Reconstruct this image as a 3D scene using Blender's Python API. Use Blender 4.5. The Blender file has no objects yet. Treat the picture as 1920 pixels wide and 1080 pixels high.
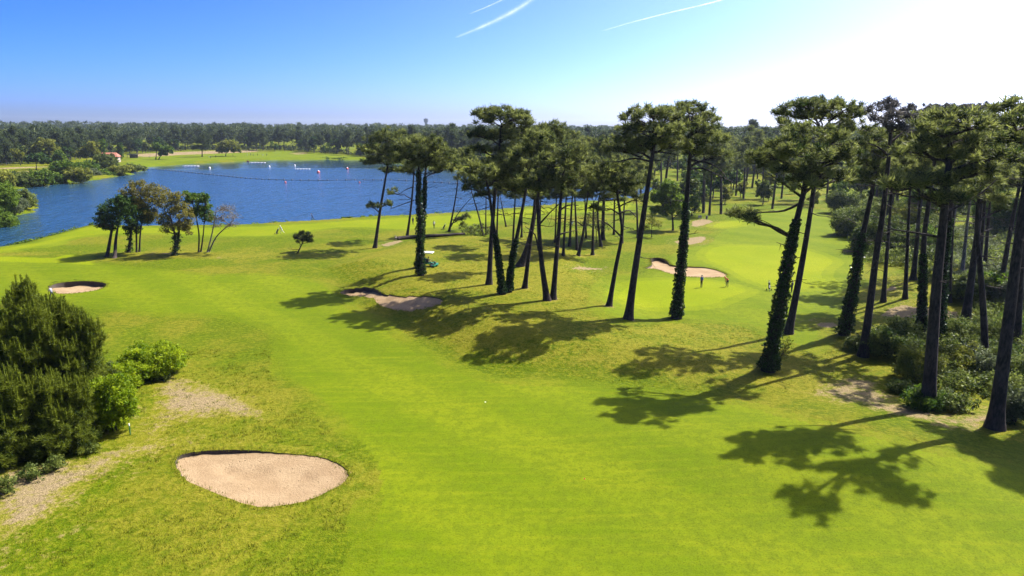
import bpy, math, random
import numpy as np
from mathutils import Vector, Matrix
from mathutils.geometry import delaunay_2d_cdt

random.seed(7)
RNG = np.random.default_rng(7)
SC = bpy.context.scene
COL = SC.collection
PI = math.pi

# ------------------------------------------------------------------ camera, sky, sun, exposure
CAM_H, PITCH, FPX = 22.0, math.radians(13.3), 1281.0
cam_d = bpy.data.cameras.new("camera")
cam = bpy.data.objects.new("camera", cam_d)
COL.objects.link(cam)
cam.location = (0, 0, CAM_H)
cam.rotation_euler = (PI / 2 - PITCH, 0, 0)
cam_d.sensor_width = 36.0
cam_d.lens = 36.0 * FPX / 1920.0
cam_d.clip_start = 0.5
cam_d.clip_end = 80000.0
SC.camera = cam

SUN_EL, SUN_AZ = math.radians(50.5), math.radians(58)     # azimuth clockwise from +Y
SUN_DIR = Vector((math.cos(SUN_EL) * math.sin(SUN_AZ), math.cos(SUN_EL) * math.cos(SUN_AZ), math.sin(SUN_EL)))
world = bpy.data.worlds.new("World")
SC.world = world
world.use_nodes = True
wt = world.node_tree
wt.nodes.clear()
sky = wt.nodes.new("ShaderNodeTexSky")
sky.sky_type = 'NISHITA'
sky.sun_disc = False
sky.sun_elevation = SUN_EL
sky.sun_rotation = SUN_AZ
sky.altitude = 30
sky.air_density = 0.25
sky.dust_density = 2.2
sky.ozone_density = 6.0
wbg = wt.nodes.new("ShaderNodeBackground")
wbg.inputs["Strength"].default_value = 0.113
whs = wt.nodes.new("ShaderNodeHueSaturation")
whs.inputs["Saturation"].default_value = 1.30
wgm = wt.nodes.new("ShaderNodeGamma")
wgm.inputs[1].default_value = 1.3

wout = wt.nodes.new("ShaderNodeOutputWorld")
wt.links.new(sky.outputs[0], whs.inputs['Color'])
wt.links.new(whs.outputs[0], wgm.inputs[0])
wt.links.new(wgm.outputs[0], wbg.inputs[0])
wt.links.new(wbg.outputs[0], wout.inputs[0])

sun_d = bpy.data.lights.new("sun", 'SUN')
sun_d.energy = 4.7
sun_d.angle = math.radians(0.5)
sun_d.color = (1.0, 0.95, 0.86)
sun = bpy.data.objects.new("sun", sun_d)
COL.objects.link(sun)
sun.rotation_euler = SUN_DIR.to_track_quat('Z', 'Y').to_euler()
sun.location = (60, 60, 80)

SC.view_settings.view_transform = 'Standard'
SC.view_settings.look = 'None'
SC.view_settings.gamma = 1.0
SC.view_settings.exposure = 1.6
SC.cycles.max_bounces = 6
SC.cycles.diffuse_bounces = 3
SC.cycles.transmission_bounces = 4
SC.cycles.transparent_max_bounces = 8
SC.cycles.sample_clamp_indirect = 4.0

# ------------------------------------------------------------------ pixel <-> ground helpers (1920x1080 photo pixels)
CP, SP = math.cos(PITCH), math.sin(PITCH)

def ray(px, py):
    a = (px - 960) / FPX
    b = (540 - py) / FPX
    return np.array([a, CP + b * SP, -SP + b * CP])

def flat(px, py, z=0.0):
    d = ray(px, py)
    t = (z - CAM_H) / d[2]
    return np.array([d[0] * t, d[1] * t, z])

def at(px, py, Y):
    d = ray(px, py)
    t = Y / d[1]
    return np.array([d[0] * t, Y, CAM_H + d[2] * t])

def mpp(p):                                     # metres per photo pixel at a point
    return (p[1] * CP - (p[2] - CAM_H) * SP) / FPX

def smooth(t):
    t = np.clip(t, 0, 1)
    return t * t * (3 - 2 * t)

def spline(pts, n, closed=True):
    pts = np.asarray(pts, float)
    m = len(pts)
    out = []
    segs = m if closed else m - 1
    for i in range(segs):
        if closed:
            p0, p1, p2, p3 = (pts[(i - 1) % m], pts[i], pts[(i + 1) % m], pts[(i + 2) % m])
        else:
            p0, p1, p2, p3 = pts[max(i - 1, 0)], pts[i], pts[i + 1], pts[min(i + 2, m - 1)]
        for k in range(n):
            t = k / n
            out.append(0.5 * ((2 * p1) + (-p0 + p2) * t + (2 * p0 - 5 * p1 + 4 * p2 - p3) * t * t + (-p0 + 3 * p1 - 3 * p2 + p3) * t ** 3))
    if not closed:
        out.append(pts[-1])
    return np.array(out)

def sdf(poly, X, Y, margin=30.0):
    """signed distance, positive inside; -margin where far outside"""
    X = np.asarray(X, float); Y = np.asarray(Y, float)
    shp = X.shape
    x, y = X.ravel(), Y.ravel()
    out = np.full(x.shape, -margin)
    lo, hi = poly.min(0) - margin, poly.max(0) + margin
    idx = np.nonzero((x > lo[0]) & (x < hi[0]) & (y > lo[1]) & (y < hi[1]))[0]
    if len(idx) == 0:
        return out.reshape(shp)
    px, py = x[idx], y[idx]
    d2 = np.full(px.shape, 1e18)
    ins = np.zeros(px.shape, bool)
    m = len(poly)
    for i in range(m):
        ax, ay = poly[i]; bx, by = poly[(i + 1) % m]
        ex, ey = bx - ax, by - ay
        L = ex * ex + ey * ey + 1e-12
        t = np.clip(((px - ax) * ex + (py - ay) * ey) / L, 0, 1)
        dx, dy = px - ax - t * ex, py - ay - t * ey
        np.minimum(d2, dx * dx + dy * dy, out=d2)
        if ay != by:
            c = ((ay > py) != (by > py)) & (px < (bx - ax) * (py - ay) / (by - ay) + ax)
            ins ^= c
    d = np.sqrt(d2)
    d = np.where(ins, d, -d)
    out[idx] = np.maximum(d, -margin)
    return out.reshape(shp)

def vnoise(X, Y, s, seed):
    """cheap smooth value noise on a lattice"""
    r = np.random.default_rng(seed)
    tab = r.random((64, 64))
    u, v = np.asarray(X) / s, np.asarray(Y) / s
    i, j = np.floor(u).astype(int), np.floor(v).astype(int)
    f, g = smooth(u - i), smooth(v - j)
    a = tab[i % 64, j % 64]; b = tab[(i + 1) % 64, j % 64]; c = tab[i % 64, (j + 1) % 64]; d = tab[(i + 1) % 64, (j + 1) % 64]
    return (a * (1 - f) + b * f) * (1 - g) + (c * (1 - f) + d * f) * g

# ------------------------------------------------------------------ terrain
def fpoly(pts, z=0.0):
    return np.array([flat(x, y, z)[:2] for x, y in pts])

RIDGE = fpoly([(590, 505), (640, 545), (660, 575), (720, 600), (770, 640), (860, 688), (960, 712), (1080, 714), (1200, 726), (1300, 737),
               (1420, 757), (1500, 777), (1700, 822), (1920, 868), (2500, 960), (2700, 700), (2000, 440), (1600, 520), (1500, 600), (1250, 585), (1150, 520), (1100, 470), (900, 440), (740, 455)])
LAKE_NEAR = [(-260, 500), (-60, 468), (15, 458), (60, 446), (120, 431), (170, 419), (260, 421), (460, 418), (570, 413), (640, 409), (700, 405), (800, 400), (860, 397), (960, 389), (1050, 380), (1160, 371), (1215, 366)]
LAKE_FAR = [(1232, 352), (1150, 338), (1000, 330), (880, 322), (780, 310), (690, 300), (610, 299), (500, 300), (420, 304), (340, 308), (275, 314), (262, 320), (245, 327), (200, 336), (100, 346), (50, 352), (12, 354), (20, 364), (58, 380), (60, 390), (44, 402), (18, 405), (8, 420), (-260, 430)]
WATER_Z = -1.2
LAKE = np.array([flat(x, y, 0.0)[:2] for x, y in LAKE_NEAR] + [flat(x, y, WATER_Z)[:2] for x, y in LAKE_FAR])

def height0(x, y):
    x = np.asarray(x, float); y = np.asarray(y, float)
    near = smooth((330 - y) / 120)
    h = near * (0.55 * (vnoise(x, y, 23, 3) - 0.5) + 0.22 * (vnoise(x, y, 9, 4) - 0.5))
    s = sdf(RIDGE, x, y, 30)
    rt = smooth((x - 6) / 22) * smooth((95 - y) / 25)
    h = h + 1.15 * np.exp(-((x - 22) / 13.0) ** 2 - ((y - 41.5) / 7.5) ** 2)
    h = h + (1.4 - 1.45 * rt) * smooth(s / 9.0) + 0.35 * smooth(s / 5) * (vnoise(x, y, 13, 9) - 0.3)
    h = h + 13.0 * smooth((y - 540) / 900) * np.clip(0.42 - 0.75 * x / np.maximum(y, 1.0), 0.05, 1.0)
    sl = sdf(LAKE, x, y, 30)
    k = smooth((sl + 0.6) / 3.5)
    return h * (1 - k) - 4.0 * k

def P(px, py):
    z = 0.0
    for _ in range(14):
        p = flat(px, py, z)
        z = 0.5 * z + 0.5 * float(height0(p[0], p[1]))
    p = flat(px, py, z)
    return p

def ground(x, y):
    return float(height0(x, y))

def ppoly(pts, n=3):
    return spline([P(x, y)[:2] for x, y in pts], n)

BUNKER_PX = {
    'near': [(330, 866), (338, 854), (370, 847), (410, 844), (470, 845), (520, 849), (570, 853), (615, 861), (643, 876), (654, 889), (645, 905), (610, 925), (570, 940), (520, 950), (485, 950), (440, 938), (390, 920), (350, 900), (336, 884)],
    'left': [(94, 537), (110, 531), (135, 528), (165, 527), (192, 530), (200, 535), (185, 543), (150, 549), (115, 551), (98, 546)],
    'middle': [(637, 549), (655, 542), (690, 539), (706, 543), (720, 551), (745, 555), (790, 555), (820, 557), (831, 564), (822, 572), (795, 580), (765, 584), (735, 580), (712, 572), (698, 561), (675, 557), (650, 554)],
    'green': [(1220, 485), (1240, 484), (1252, 490), (1260, 497), (1290, 500), (1325, 502), (1350, 509), (1363, 516), (1350, 520), (1310, 520), (1275, 517), (1250, 511), (1232, 505), (1210, 503), (1222, 497)],
}
BUNKERS = {k: ppoly(v, 4) for k, v in BUNKER_PX.items()}
FAIR = ppoly([(720, 1110), (690, 1040), (677, 985), (690, 930), (688, 890), (670, 850), (640, 800), (590, 755), (545, 720), (522, 690), (526, 650), (510, 622), (470, 604), (400, 592), (300, 590), (200, 578), (100, 565), (-120, 565), (-160, 500), (0, 480), (100, 488), (200, 498), (300, 506), (400, 515), (480, 514), (560, 521), (615, 534), (640, 556), (665, 580), (715, 600), (765, 642), (860, 692), (960, 716), (1080, 718), (1200, 730), (1300, 742), (1420, 762), (1500, 784), (1700, 830), (1920, 880), (2400, 980), (2400, 1200), (1500, 1400)], 3)
APRON = ppoly([(1115, 570), (1140, 520), (1190, 515), (1215, 515), (1280, 470), (1325, 448), (1400, 405), (1470, 390), (1545, 400), (1570, 430), (1610, 470), (1600, 530), (1560, 590), (1540, 650), (1500, 655), (1400, 610), (1280, 602), (1160, 600)], 3)
STRIP = ppoly([(-100, 485), (20, 461), (120, 434), (175, 422), (300, 425), (480, 423), (700, 409), (860, 401), (1000, 390), (1170, 377), (1185, 395), (1000, 408), (870, 425), (760, 432), (640, 428), (520, 443), (440, 445), (200, 440), (80, 465)], 3)
GREEN_A = ppoly([(1148, 556), (1172, 532), (1220, 523), (1300, 524), (1350, 528), (1400, 540), (1410, 548), (1375, 561), (1345, 573), (1270, 580), (1190, 574)], 3)
GREEN_B = ppoly([(1320, 487), (1315, 474), (1340, 461), (1410, 459), (1490, 463), (1550, 478), (1572, 492), (1556, 505), (1552, 520), (1568, 535), (1500, 545), (1440, 540), (1385, 520), (1360, 505)], 3)
TEE_C = ppoly([(1330, 424), (1345, 417), (1380, 413), (1398, 417), (1390, 424), (1350, 428)], 3)
TEE_D = ppoly([(100, 482), (105, 476), (180, 478), (185, 490), (180, 500), (100, 495), (-60, 490), (-60, 478)], 3)
DRY_L = ppoly([(262, 700), (340, 696), (420, 718), (490, 735), (522, 770), (480, 792), (380, 792), (330, 812), (420, 832), (560, 846), (640, 866), (660, 890), (640, 870), (420, 840), (330, 846), (322, 870), (250, 870), (150, 950), (60, 1000), (-60, 1040), (-60, 880), (150, 850), (262, 805)], 2)
BARE_R = ppoly([(1480, 735), (1520, 705), (1600, 690), (1680, 715), (1740, 760), (1800, 750), (1900, 760), (1960, 800), (1880, 825), (1780, 815), (1680, 790), (1580, 770)], 2)
BARE_S = [ppoly(q, 2) for q in (
    [(1636, 590), (1650, 577), (1690, 568), (1720, 572), (1760, 576), (1806, 584), (1815, 596), (1800, 605), (1740, 603), (1690, 600), (1650, 596)],
    [(1640, 548), (1660, 536), (1685, 534), (1700, 540), (1670, 548)],
    [(1680, 562), (1700, 555), (1720, 566), (1700, 570)],
    [(1512, 607), (1540, 600), (1580, 605), (1585, 616), (1550, 618)],
    [(1060, 503), (1078, 498), (1110, 501), (1148, 503), (1142, 506), (1110, 508), (1080, 507)],
    [(1255, 452), (1300, 443), (1330, 444), (1325, 455), (1280, 462)],
    [(1290, 415), (1320, 410), (1345, 416), (1300, 428)],
    [(705, 459), (740, 450), (765, 452), (730, 463)],
    [(412, 483), (430, 481), (444, 484), (425, 487)],
    [(290, 474), (330, 473), (340, 477), (300, 478)],
)]
FAR_PATH = [ppoly(q, 2) for q in (
    [(240, 291), (290, 287), (400, 283), (480, 281), (478, 285), (400, 288), (300, 293), (250, 295)],
    [(10, 322), (50, 317), (66, 322), (60, 330), (20, 328)],
    [(0, 314), (70, 312), (110, 312), (70, 315), (0, 317)],
    [(545, 287), (570, 285), (576, 288), (560, 290)],
)]
LAWN_FAR = ppoly([(225, 310), (260, 293), (330, 290), (480, 286), (560, 283), (640, 291), (700, 296), (700, 302), (500, 304), (330, 312), (260, 318)], 2)

def axis(lo, dlo, dhi, hi, step, ratio):
    a = list(np.arange(dlo, dhi + 1e-6, step))
    s, v = step, a[-1]
    while v < hi:
        s *= ratio; v += s; a.append(v)
    s, v = step, a[0]
    b = []
    while v > lo:
        s *= ratio; v -= s; b.append(v)
    return np.array(b[::-1] + a)

def mesh_from(name, V, faces, attrs=None, smooth_faces=False):
    """faces: list of (m,k) int arrays; attrs: {name: (domain_type, array)} on points"""
    me = bpy.data.meshes.new(name)
    V = np.asarray(V, np.float32)
    me.vertices.add(len(V))
    me.vertices.foreach_set("co", V.ravel())
    tot = sum(f.size for f in faces)
    npol = sum(len(f) for f in faces)
    loops = np.concatenate([f.ravel() for f in faces]).astype(np.int32)
    sizes = np.concatenate([np.full(len(f), f.shape[1], np.int32) for f in faces])
    starts = np.concatenate([[0], np.cumsum(sizes)[:-1]]).astype(np.int32)
    me.loops.add(tot)
    me.loops.foreach_set("vertex_index", loops)
    me.polygons.add(npol)
    me.polygons.foreach_set("loop_start", starts)
    me.polygons.foreach_set("use_smooth", np.full(npol, smooth_faces, bool))
    if attrs:
        for k, (t, a) in attrs.items():
            at_ = me.attributes.new(k, t, 'POINT')
            at_.data.foreach_set("color" if t == 'FLOAT_COLOR' else "value", np.asarray(a, np.float32).ravel())
    me.update()
    me.validate()
    return me

def link(name, me, mat=None, parent=None):
    o = bpy.data.objects.new(name, me)
    COL.objects.link(o)
    if mat is not None and me is not None:
        for m in (mat if isinstance(mat, (list, tuple)) else [mat]):
            me.materials.append(m)
    if parent is not None:
        o.parent = parent
    return o

def tag(o, label=None, cat=None, group=None, kind=None):
    if label: o["label"] = label
    if cat: o["category"] = cat
    if group: o["group"] = group
    if kind: o["kind"] = kind
    return o

def thing(name, label, cat, loc=(0, 0, 0), rz=0.0, group=None):
    o = bpy.data.objects.new(name, None)
    COL.objects.link(o)
    o.empty_display_size = 0.3
    o.location = loc
    o.rotation_euler = (0, 0, rz)
    return tag(o, label, cat, group)

def dup(root, loc, rz=0.0, scale=None, label=None, group=None, cat=None):
    def cp(o, par):
        c = o.copy()
        COL.objects.link(c)
        c.parent = par
        for ch in kids[o.name]:
            cp(ch, c)
        return c
    kids = {}
    def scan(o):
        kids[o.name] = list(o.children)
        for ch in o.children: scan(ch)
    scan(root)
    r = cp(root, None)
    r.location = loc
    r.rotation_euler = (0, 0, rz)
    if scale is not None: r.scale = scale if hasattr(scale, '__len__') else (scale,) * 3
    if label: r["label"] = label
    if group: r["group"] = group
    if cat: r["category"] = cat
    return r

# ------------------------------------------------------------------ materials
def new_mat(name):
    m = bpy.data.materials.new(name)
    m.use_nodes = True
    nt = m.node_tree
    nt.nodes.clear()
    return m, nt

class NT:
    def __init__(s, nt): s.nt = nt
    def n(s, typ, props=None, **ins):
        nd = s.nt.nodes.new(typ)
        for k, v in (props or {}).items(): setattr(nd, k, v)
        for k, v in ins.items():
            key = k.replace('_', ' ')
            sock = nd.inputs[int(k[1:])] if k[0] == 'i' and k[1:].isdigit() else nd.inputs[key]
            if isinstance(v, bpy.types.NodeSocket): s.nt.links.new(v, sock)
            else: sock.default_value = v
        return nd
    def noise(s, vec, scale, detail=4, rough=0.55, dist=0.0):
        return s.n("ShaderNodeTexNoise", None, Vector=vec, Scale=scale, Detail=detail, Roughness=rough, Distortion=dist).outputs["Fac"]
    def ramp(s, fac, lo, hi):
        return s.n("ShaderNodeMapRange", {'interpolation_type': 'SMOOTHSTEP'}, i0=fac, i1=lo, i2=hi, i3=0.0, i4=1.0).outputs[0]
    def mix(s, fac, a, b):
        nd = s.nt.nodes.new("ShaderNodeMix")
        nd.data_type = 'RGBA'
        for i, v in ((0, fac), (6, a), (7, b)):
            if isinstance(v, bpy.types.NodeSocket): s.nt.links.new(v, nd.inputs[i])
            else: nd.inputs[i].default_value = v if i == 0 else (*v, 1.0)
        return nd.outputs[2]
    def m(s, op, a, b=0.0, c=0.0):
        nd = s.nt.nodes.new("ShaderNodeMath")
        nd.operation = op
        for i, v in enumerate((a, b, c)):
            if isinstance(v, bpy.types.NodeSocket): s.nt.links.new(v, nd.inputs[i])
            else: nd.inputs[i].default_value = v
        return nd.outputs[0]
    def out(s, sh):
        o = s.nt.nodes.new("ShaderNodeOutputMaterial")
        s.nt.links.new(sh, o.inputs[0])

def plain(name, col, rough=0.6, metal=0.0, var=0.15, scale=6.0):
    m, nt = new_mat(name); t = NT(nt)
    tc = t.n("ShaderNodeTexCoord").outputs["Object"]
    f = t.noise(tc, scale, 3)
    col = tuple(x * 0.8 for x in col)
    c = t.mix(f, tuple(x * (1 - var) for x in col), tuple(min(1, x * (1 + var)) for x in col))
    b = t.n("ShaderNodeBsdfPrincipled", None, Base_Color=c, Roughness=rough, Metallic=metal)
    t.out(b.outputs[0])
    return m

def foliage(name, dark, light, transl=0.35, tcol=None, rough=0.55):
    m, nt = new_mat(name); t = NT(nt)
    a = t.n("ShaderNodeAttribute", {'attribute_name': 'tint'}).outputs["Fac"]
    c = t.mix(a, dark, light)
    b = t.n("ShaderNodeBsdfPrincipled", None, Base_Color=c, Roughness=rough)
    b.inputs["Specular IOR Level"].default_value = 0.12
    c2 = t.mix(a, tuple(x * 1.1 for x in (tcol or dark)), tuple(x * 1.25 for x in (tcol or light)))
    tr = t.n("ShaderNodeBsdfTranslucent", None, Color=c2)
    mx = t.n("ShaderNodeMixShader", None, Fac=transl, i1=b.outputs[0], i2=tr.outputs[0])
    t.out(mx.outputs[0])
    return m

def bark(name, dark, light):
    m, nt = new_mat(name); t = NT(nt)
    tc = t.n("ShaderNodeTexCoord").outputs["Object"]
    mp = t.n("ShaderNodeMapping", None, Vector=tc, Scale=(1, 1, 0.3)).outputs[0]
    f = t.noise(mp, 7.0, 5, 0.7)
    g = t.noise(tc, 0.5, 3)
    f2 = t.m('ADD', f, t.m('MULTIPLY', t.m('SUBTRACT', g, 0.5), 0.6))
    c = t.mix(t.ramp(f2, 0.32, 0.68), dark, light)
    bp = t.n("ShaderNodeBump", None, Height=f, Strength=0.9, Distance=0.06)
    b = t.n("ShaderNodeBsdfPrincipled", None, Base_Color=c, Roughness=0.85, Normal=bp.outputs[0])
    b.inputs["Specular IOR Level"].default_value = 0.15
    t.out(b.outputs[0])
    return m

def make_ground_mat():
    m, nt = new_mat("turf"); t = NT(nt)
    pos = t.n("ShaderNodeNewGeometry").outputs["Position"]
    at_ = t.n("ShaderNodeAttribute", {'attribute_name': 'zone'})
    sp = t.n("ShaderNodeSeparateColor", None, Color=at_.outputs["Color"])
    fair, green, dry = sp.outputs[0], sp.outputs[1], sp.outputs[2]
    bare = at_.outputs["Alpha"]
    n1 = t.noise(pos, 0.07, 5, 0.6)
    n2 = t.noise(pos, 0.45, 5, 0.65, 0.4)
    n3 = t.noise(pos, 2.6, 4, 0.7)
    n4 = t.noise(pos, 11.0, 3, 0.7)
    wob = t.m('MULTIPLY', t.m('SUBTRACT', n2, 0.5), 0.7)
    n5 = t.noise(pos, 1.1, 5, 0.7, 0.3)
    # rough: tussocky, green to straw
    r0 = t.mix(t.ramp(n3, 0.36, 0.66), (0.062, 0.096, 0.001), (0.130, 0.156, 0.004))
    r1 = t.mix(t.ramp(n1, 0.44, 0.60), r0, t.mix(t.ramp(n3, 0.35, 0.65), (0.120, 0.126, 0.005), (0.185, 0.172, 0.014)))
    r2 = t.mix(t.m('MULTIPLY', t.ramp(n5, 0.48, 0.62), 0.50), r1, (0.052, 0.086, 0.001))
    r2 = t.mix(t.m('MULTIPLY', t.ramp(n4, 0.50, 0.62), 0.5), r2, (0.042, 0.062, 0.002))
    # fairway: close mown, faint bands and blotches
    along = t.n("ShaderNodeMapping", None, Vector=pos, Rotation=(0, 0, 0.84)).outputs[0]
    w = t.n("ShaderNodeTexWave", {'wave_type': 'BANDS', 'bands_direction': 'Y'}, Vector=along, Scale=0.036, Distortion=2.2, Detail=3.0, Detail_Scale=0.5).outputs["Fac"]
    f0 = t.mix(t.m('MULTIPLY_ADD', t.ramp(w, 0.2, 0.8), 0.45, t.m('MULTIPLY', t.ramp(n1, 0.35, 0.65), 0.5)), (0.088, 0.134, 0.001), (0.150, 0.182, 0.004))
    str_ = t.noise(t.n("ShaderNodeMapping", None, Vector=pos, Rotation=(0, 0, 0.84), Scale=(0.07, 1.0, 1.0)).outputs[0], 1.6, 4, 0.6)
    f0 = t.mix(t.m('MULTIPLY', t.ramp(str_, 0.4, 0.75), 0.5), f0, (0.185, 0.198, 0.006))
    f1 = t.mix(t.m('MULTIPLY', t.ramp(n5, 0.44, 0.62), 0.55), f0, (0.084, 0.118, 0.004))
    f1 = t.mix(t.m('MULTIPLY', t.ramp(n3, 0.46, 0.64), 0.42), f1, (0.076, 0.106, 0.003))
    f1 = t.mix(t.m('MULTIPLY', t.ramp(n4, 0.46, 0.62), 0.50), f1, (0.062, 0.086, 0.003))
    fw = t.ramp(t.m('ADD', fair, t.m('MULTIPLY', wob, 0.22)), 0.40, 0.60)
    c = t.mix(fw, r2, f1)
    gw = t.ramp(t.m('ADD', green, t.m('MULTIPLY', wob, 0.15)), 0.42, 0.58)
    g1 = t.mix(t.ramp(n1, 0.35, 0.65), (0.140, 0.178, 0.001), (0.172, 0.196, 0.003))
    c = t.mix(gw, c, g1)
    # dry straw and bare sandy soil
    dw = t.ramp(t.m('ADD', dry, t.m('ADD', wob, t.m('MULTIPLY', t.m('SUBTRACT', n3, 0.5), 0.9))), 0.40, 0.80)
    d1 = t.mix(n4, (0.125, 0.118, 0.006), (0.225, 0.198, 0.022))
    c = t.mix(t.m('MULTIPLY', dw, 0.9), c, d1)
    bw = t.ramp(t.m('ADD', bare, t.m('ADD', wob, t.m('MULTIPLY', t.m('SUBTRACT', n3, 0.5), 0.7))), 0.45, 0.75)
    b1 = t.mix(n4, (0.150, 0.112, 0.050), (0.285, 0.215, 0.118))
    c = t.mix(bw, c, b1)
    # grain of the blades
    gr = t.m('MULTIPLY_ADD', t.m('SUBTRACT', n4, 0.5), 1.7, 0.76)
    cc = t.n("ShaderNodeVectorMath", {'operation': 'SCALE'}, i0=c)
    nt.links.new(gr, cc.inputs["Scale"])
    hgt = t.m('ADD', t.m('MULTIPLY', n4, 0.35), n3)
    soft = t.m('SUBTRACT', 1.0, t.m('MULTIPLY', t.m('MAXIMUM', fw, gw), 0.75))
    bp = t.n("ShaderNodeBump", None, Height=hgt, Distance=0.22)
    nt.links.new(t.m('MULTIPLY', soft, 0.75), bp.inputs["Strength"])
    b = t.n("ShaderNodeBsdfPrincipled", None, Base_Color=cc.outputs[0], Roughness=0.8, Normal=bp.outputs[0])
    b.inputs["Specular IOR Level"].default_value = 0.03
    t.out(b.outputs[0])
    return m

def make_sand_mat():
    m, nt = new_mat("sand"); t = NT(nt)
    pos = t.n("ShaderNodeNewGeometry").outputs["Position"]
    n1 = t.noise(pos, 0.6, 4, 0.6)
    n2 = t.noise(pos, 7.0, 4, 0.7)
    v = t.n("ShaderNodeTexVoronoi", None, Vector=pos, Scale=2.6).outputs["Distance"]
    foot = t.m('MULTIPLY', t.ramp(v, 0.16, 0.05), t.ramp(n1, 0.45, 0.6))
    c = t.mix(t.ramp(n1, 0.3, 0.7), (0.200, 0.136, 0.072), (0.250, 0.178, 0.098))
    c = t.mix(t.m('MULTIPLY', t.ramp(n2, 0.5, 0.66), 0.42), c, (0.140, 0.093, 0.050))
    h = t.m('SUBTRACT', t.m('MULTIPLY', n2, 0.6), t.m('MULTIPLY', foot, 1.2))
    bp = t.n("ShaderNodeBump", None, Height=h, Strength=1.0, Distance=0.14)
    b = t.n("ShaderNodeBsdfPrincipled", None, Base_Color=c, Roughness=0.95, Normal=bp.outputs[0])
    b.inputs["Specular IOR Level"].default_value = 0.1
    t.out(b.outputs[0])
    return m

def make_water_mat():
    m, nt = new_mat("lake_water"); t = NT(nt)
    pos = t.n("ShaderNodeNewGeometry").outputs["Position"]
    mp = t.n("ShaderNodeMapping", None, Vector=pos, Rotation=(0, 0, 0.6), Scale=(1.0, 0.45, 1.0)).outputs[0]
    n1 = t.noise(mp, 0.55, 3, 0.6)
    n2 = t.noise(mp, 0.12, 2, 0.5)
    big = t.noise(pos, 0.012, 3, 0.5)
    sx = t.n("ShaderNodeSeparateXYZ", None, Vector=pos)
    calm = t.ramp(t.m('ADD', sx.outputs[1], t.m('MULTIPLY', t.m('SUBTRACT', big, 0.5), 90.0)), 372.0, 392.0)
    stg = t.m('MULTIPLY_ADD', calm, -0.86, 1.0)
    bp = t.n("ShaderNodeBump", None, Height=t.m('ADD', n1, t.m('MULTIPLY', n2, 1.2)), Distance=0.9)
    nt.links.new(stg, bp.inputs["Strength"])
    b = t.n("ShaderNodeBsdfPrincipled", None, Base_Color=(0.009, 0.034, 0.066, 1), Roughness=t.m('MULTIPLY_ADD', calm, -0.10, 0.14), IOR=1.33, Normal=bp.outputs[0])
    t.out(b.outputs[0])
    return m

M = {}
M['turf'] = make_ground_mat()
M['sand'] = make_sand_mat()
M['water'] = make_water_mat()
M['bark'] = bark("pine_bark", (0.010, 0.008, 0.0075), (0.050, 0.037, 0.032))
M['bark_pale'] = bark("pale_dead_wood", (0.08, 0.068, 0.058), (0.22, 0.19, 0.165))
M['bark_far'] = bark("far_bark", (0.022, 0.018, 0.016), (0.075, 0.058, 0.048))
M['needle'] = foliage("pine_needles", (0.014, 0.028, 0.006), (0.185, 0.205, 0.050), 0.48)
M['needle_grey'] = foliage("grey_dying_needles", (0.030, 0.029, 0.026), (0.095, 0.088, 0.072), 0.30)
M['needle_far'] = foliage("far_pine_needles", (0.010, 0.024, 0.008), (0.088, 0.110, 0.032), 0.32)
M['needle_young'] = foliage("young_pine_needles", (0.008, 0.022, 0.002), (0.150, 0.180, 0.014), 0.42)
M['leaf_dark'] = foliage("dark_oak_leaves", (0.008, 0.026, 0.004), (0.050, 0.095, 0.012), 0.4)
M['leaf_gold'] = foliage("golden_spring_leaves", (0.070, 0.070, 0.008), (0.185, 0.160, 0.030), 0.45)
M['leaf_tan'] = foliage("tan_bud_leaves", (0.10, 0.082, 0.036), (0.19, 0.158, 0.080), 0.4)
M['leaf_mid'] = foliage("green_leaves", (0.020, 0.055, 0.005), (0.130, 0.190, 0.016), 0.45)
M['leaf_bright'] = foliage("bright_shrub_leaves", (0.085, 0.150, 0.003), (0.290, 0.350, 0.010), 0.55)
M['leaf_shrub'] = foliage("shrub_leaves", (0.020, 0.042, 0.006), (0.160, 0.190, 0.036), 0.42)
M['leaf_sage'] = foliage("grey_green_leaves", (0.036, 0.054, 0.020), (0.140, 0.162, 0.070), 0.4)
M['leaf_yellow'] = foliage("yellow_green_leaves", (0.060, 0.080, 0.007), (0.240, 0.245, 0.034), 0.45)
M['ivy'] = foliage("ivy_leaves", (0.004, 0.016, 0.002), (0.034, 0.074, 0.010), 0.25, rough=0.35)
M['grass'] = foliage('rough_grass_blades', (0.050, 0.078, 0.002), (0.190, 0.185, 0.016), 0.35)
M['soil'] = plain("dark_soil", (0.055, 0.041, 0.028), 0.95, 0, 0.5, 9)

# ------------------------------------------------------------------ ground sheet
XS = axis(-2600, -62, 78, 2600, 0.42, 1.07)
YS = axis(-80, 24, 150, 5200, 0.42, 1.045)
GX, GY = np.meshgrid(XS, YS)

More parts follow.
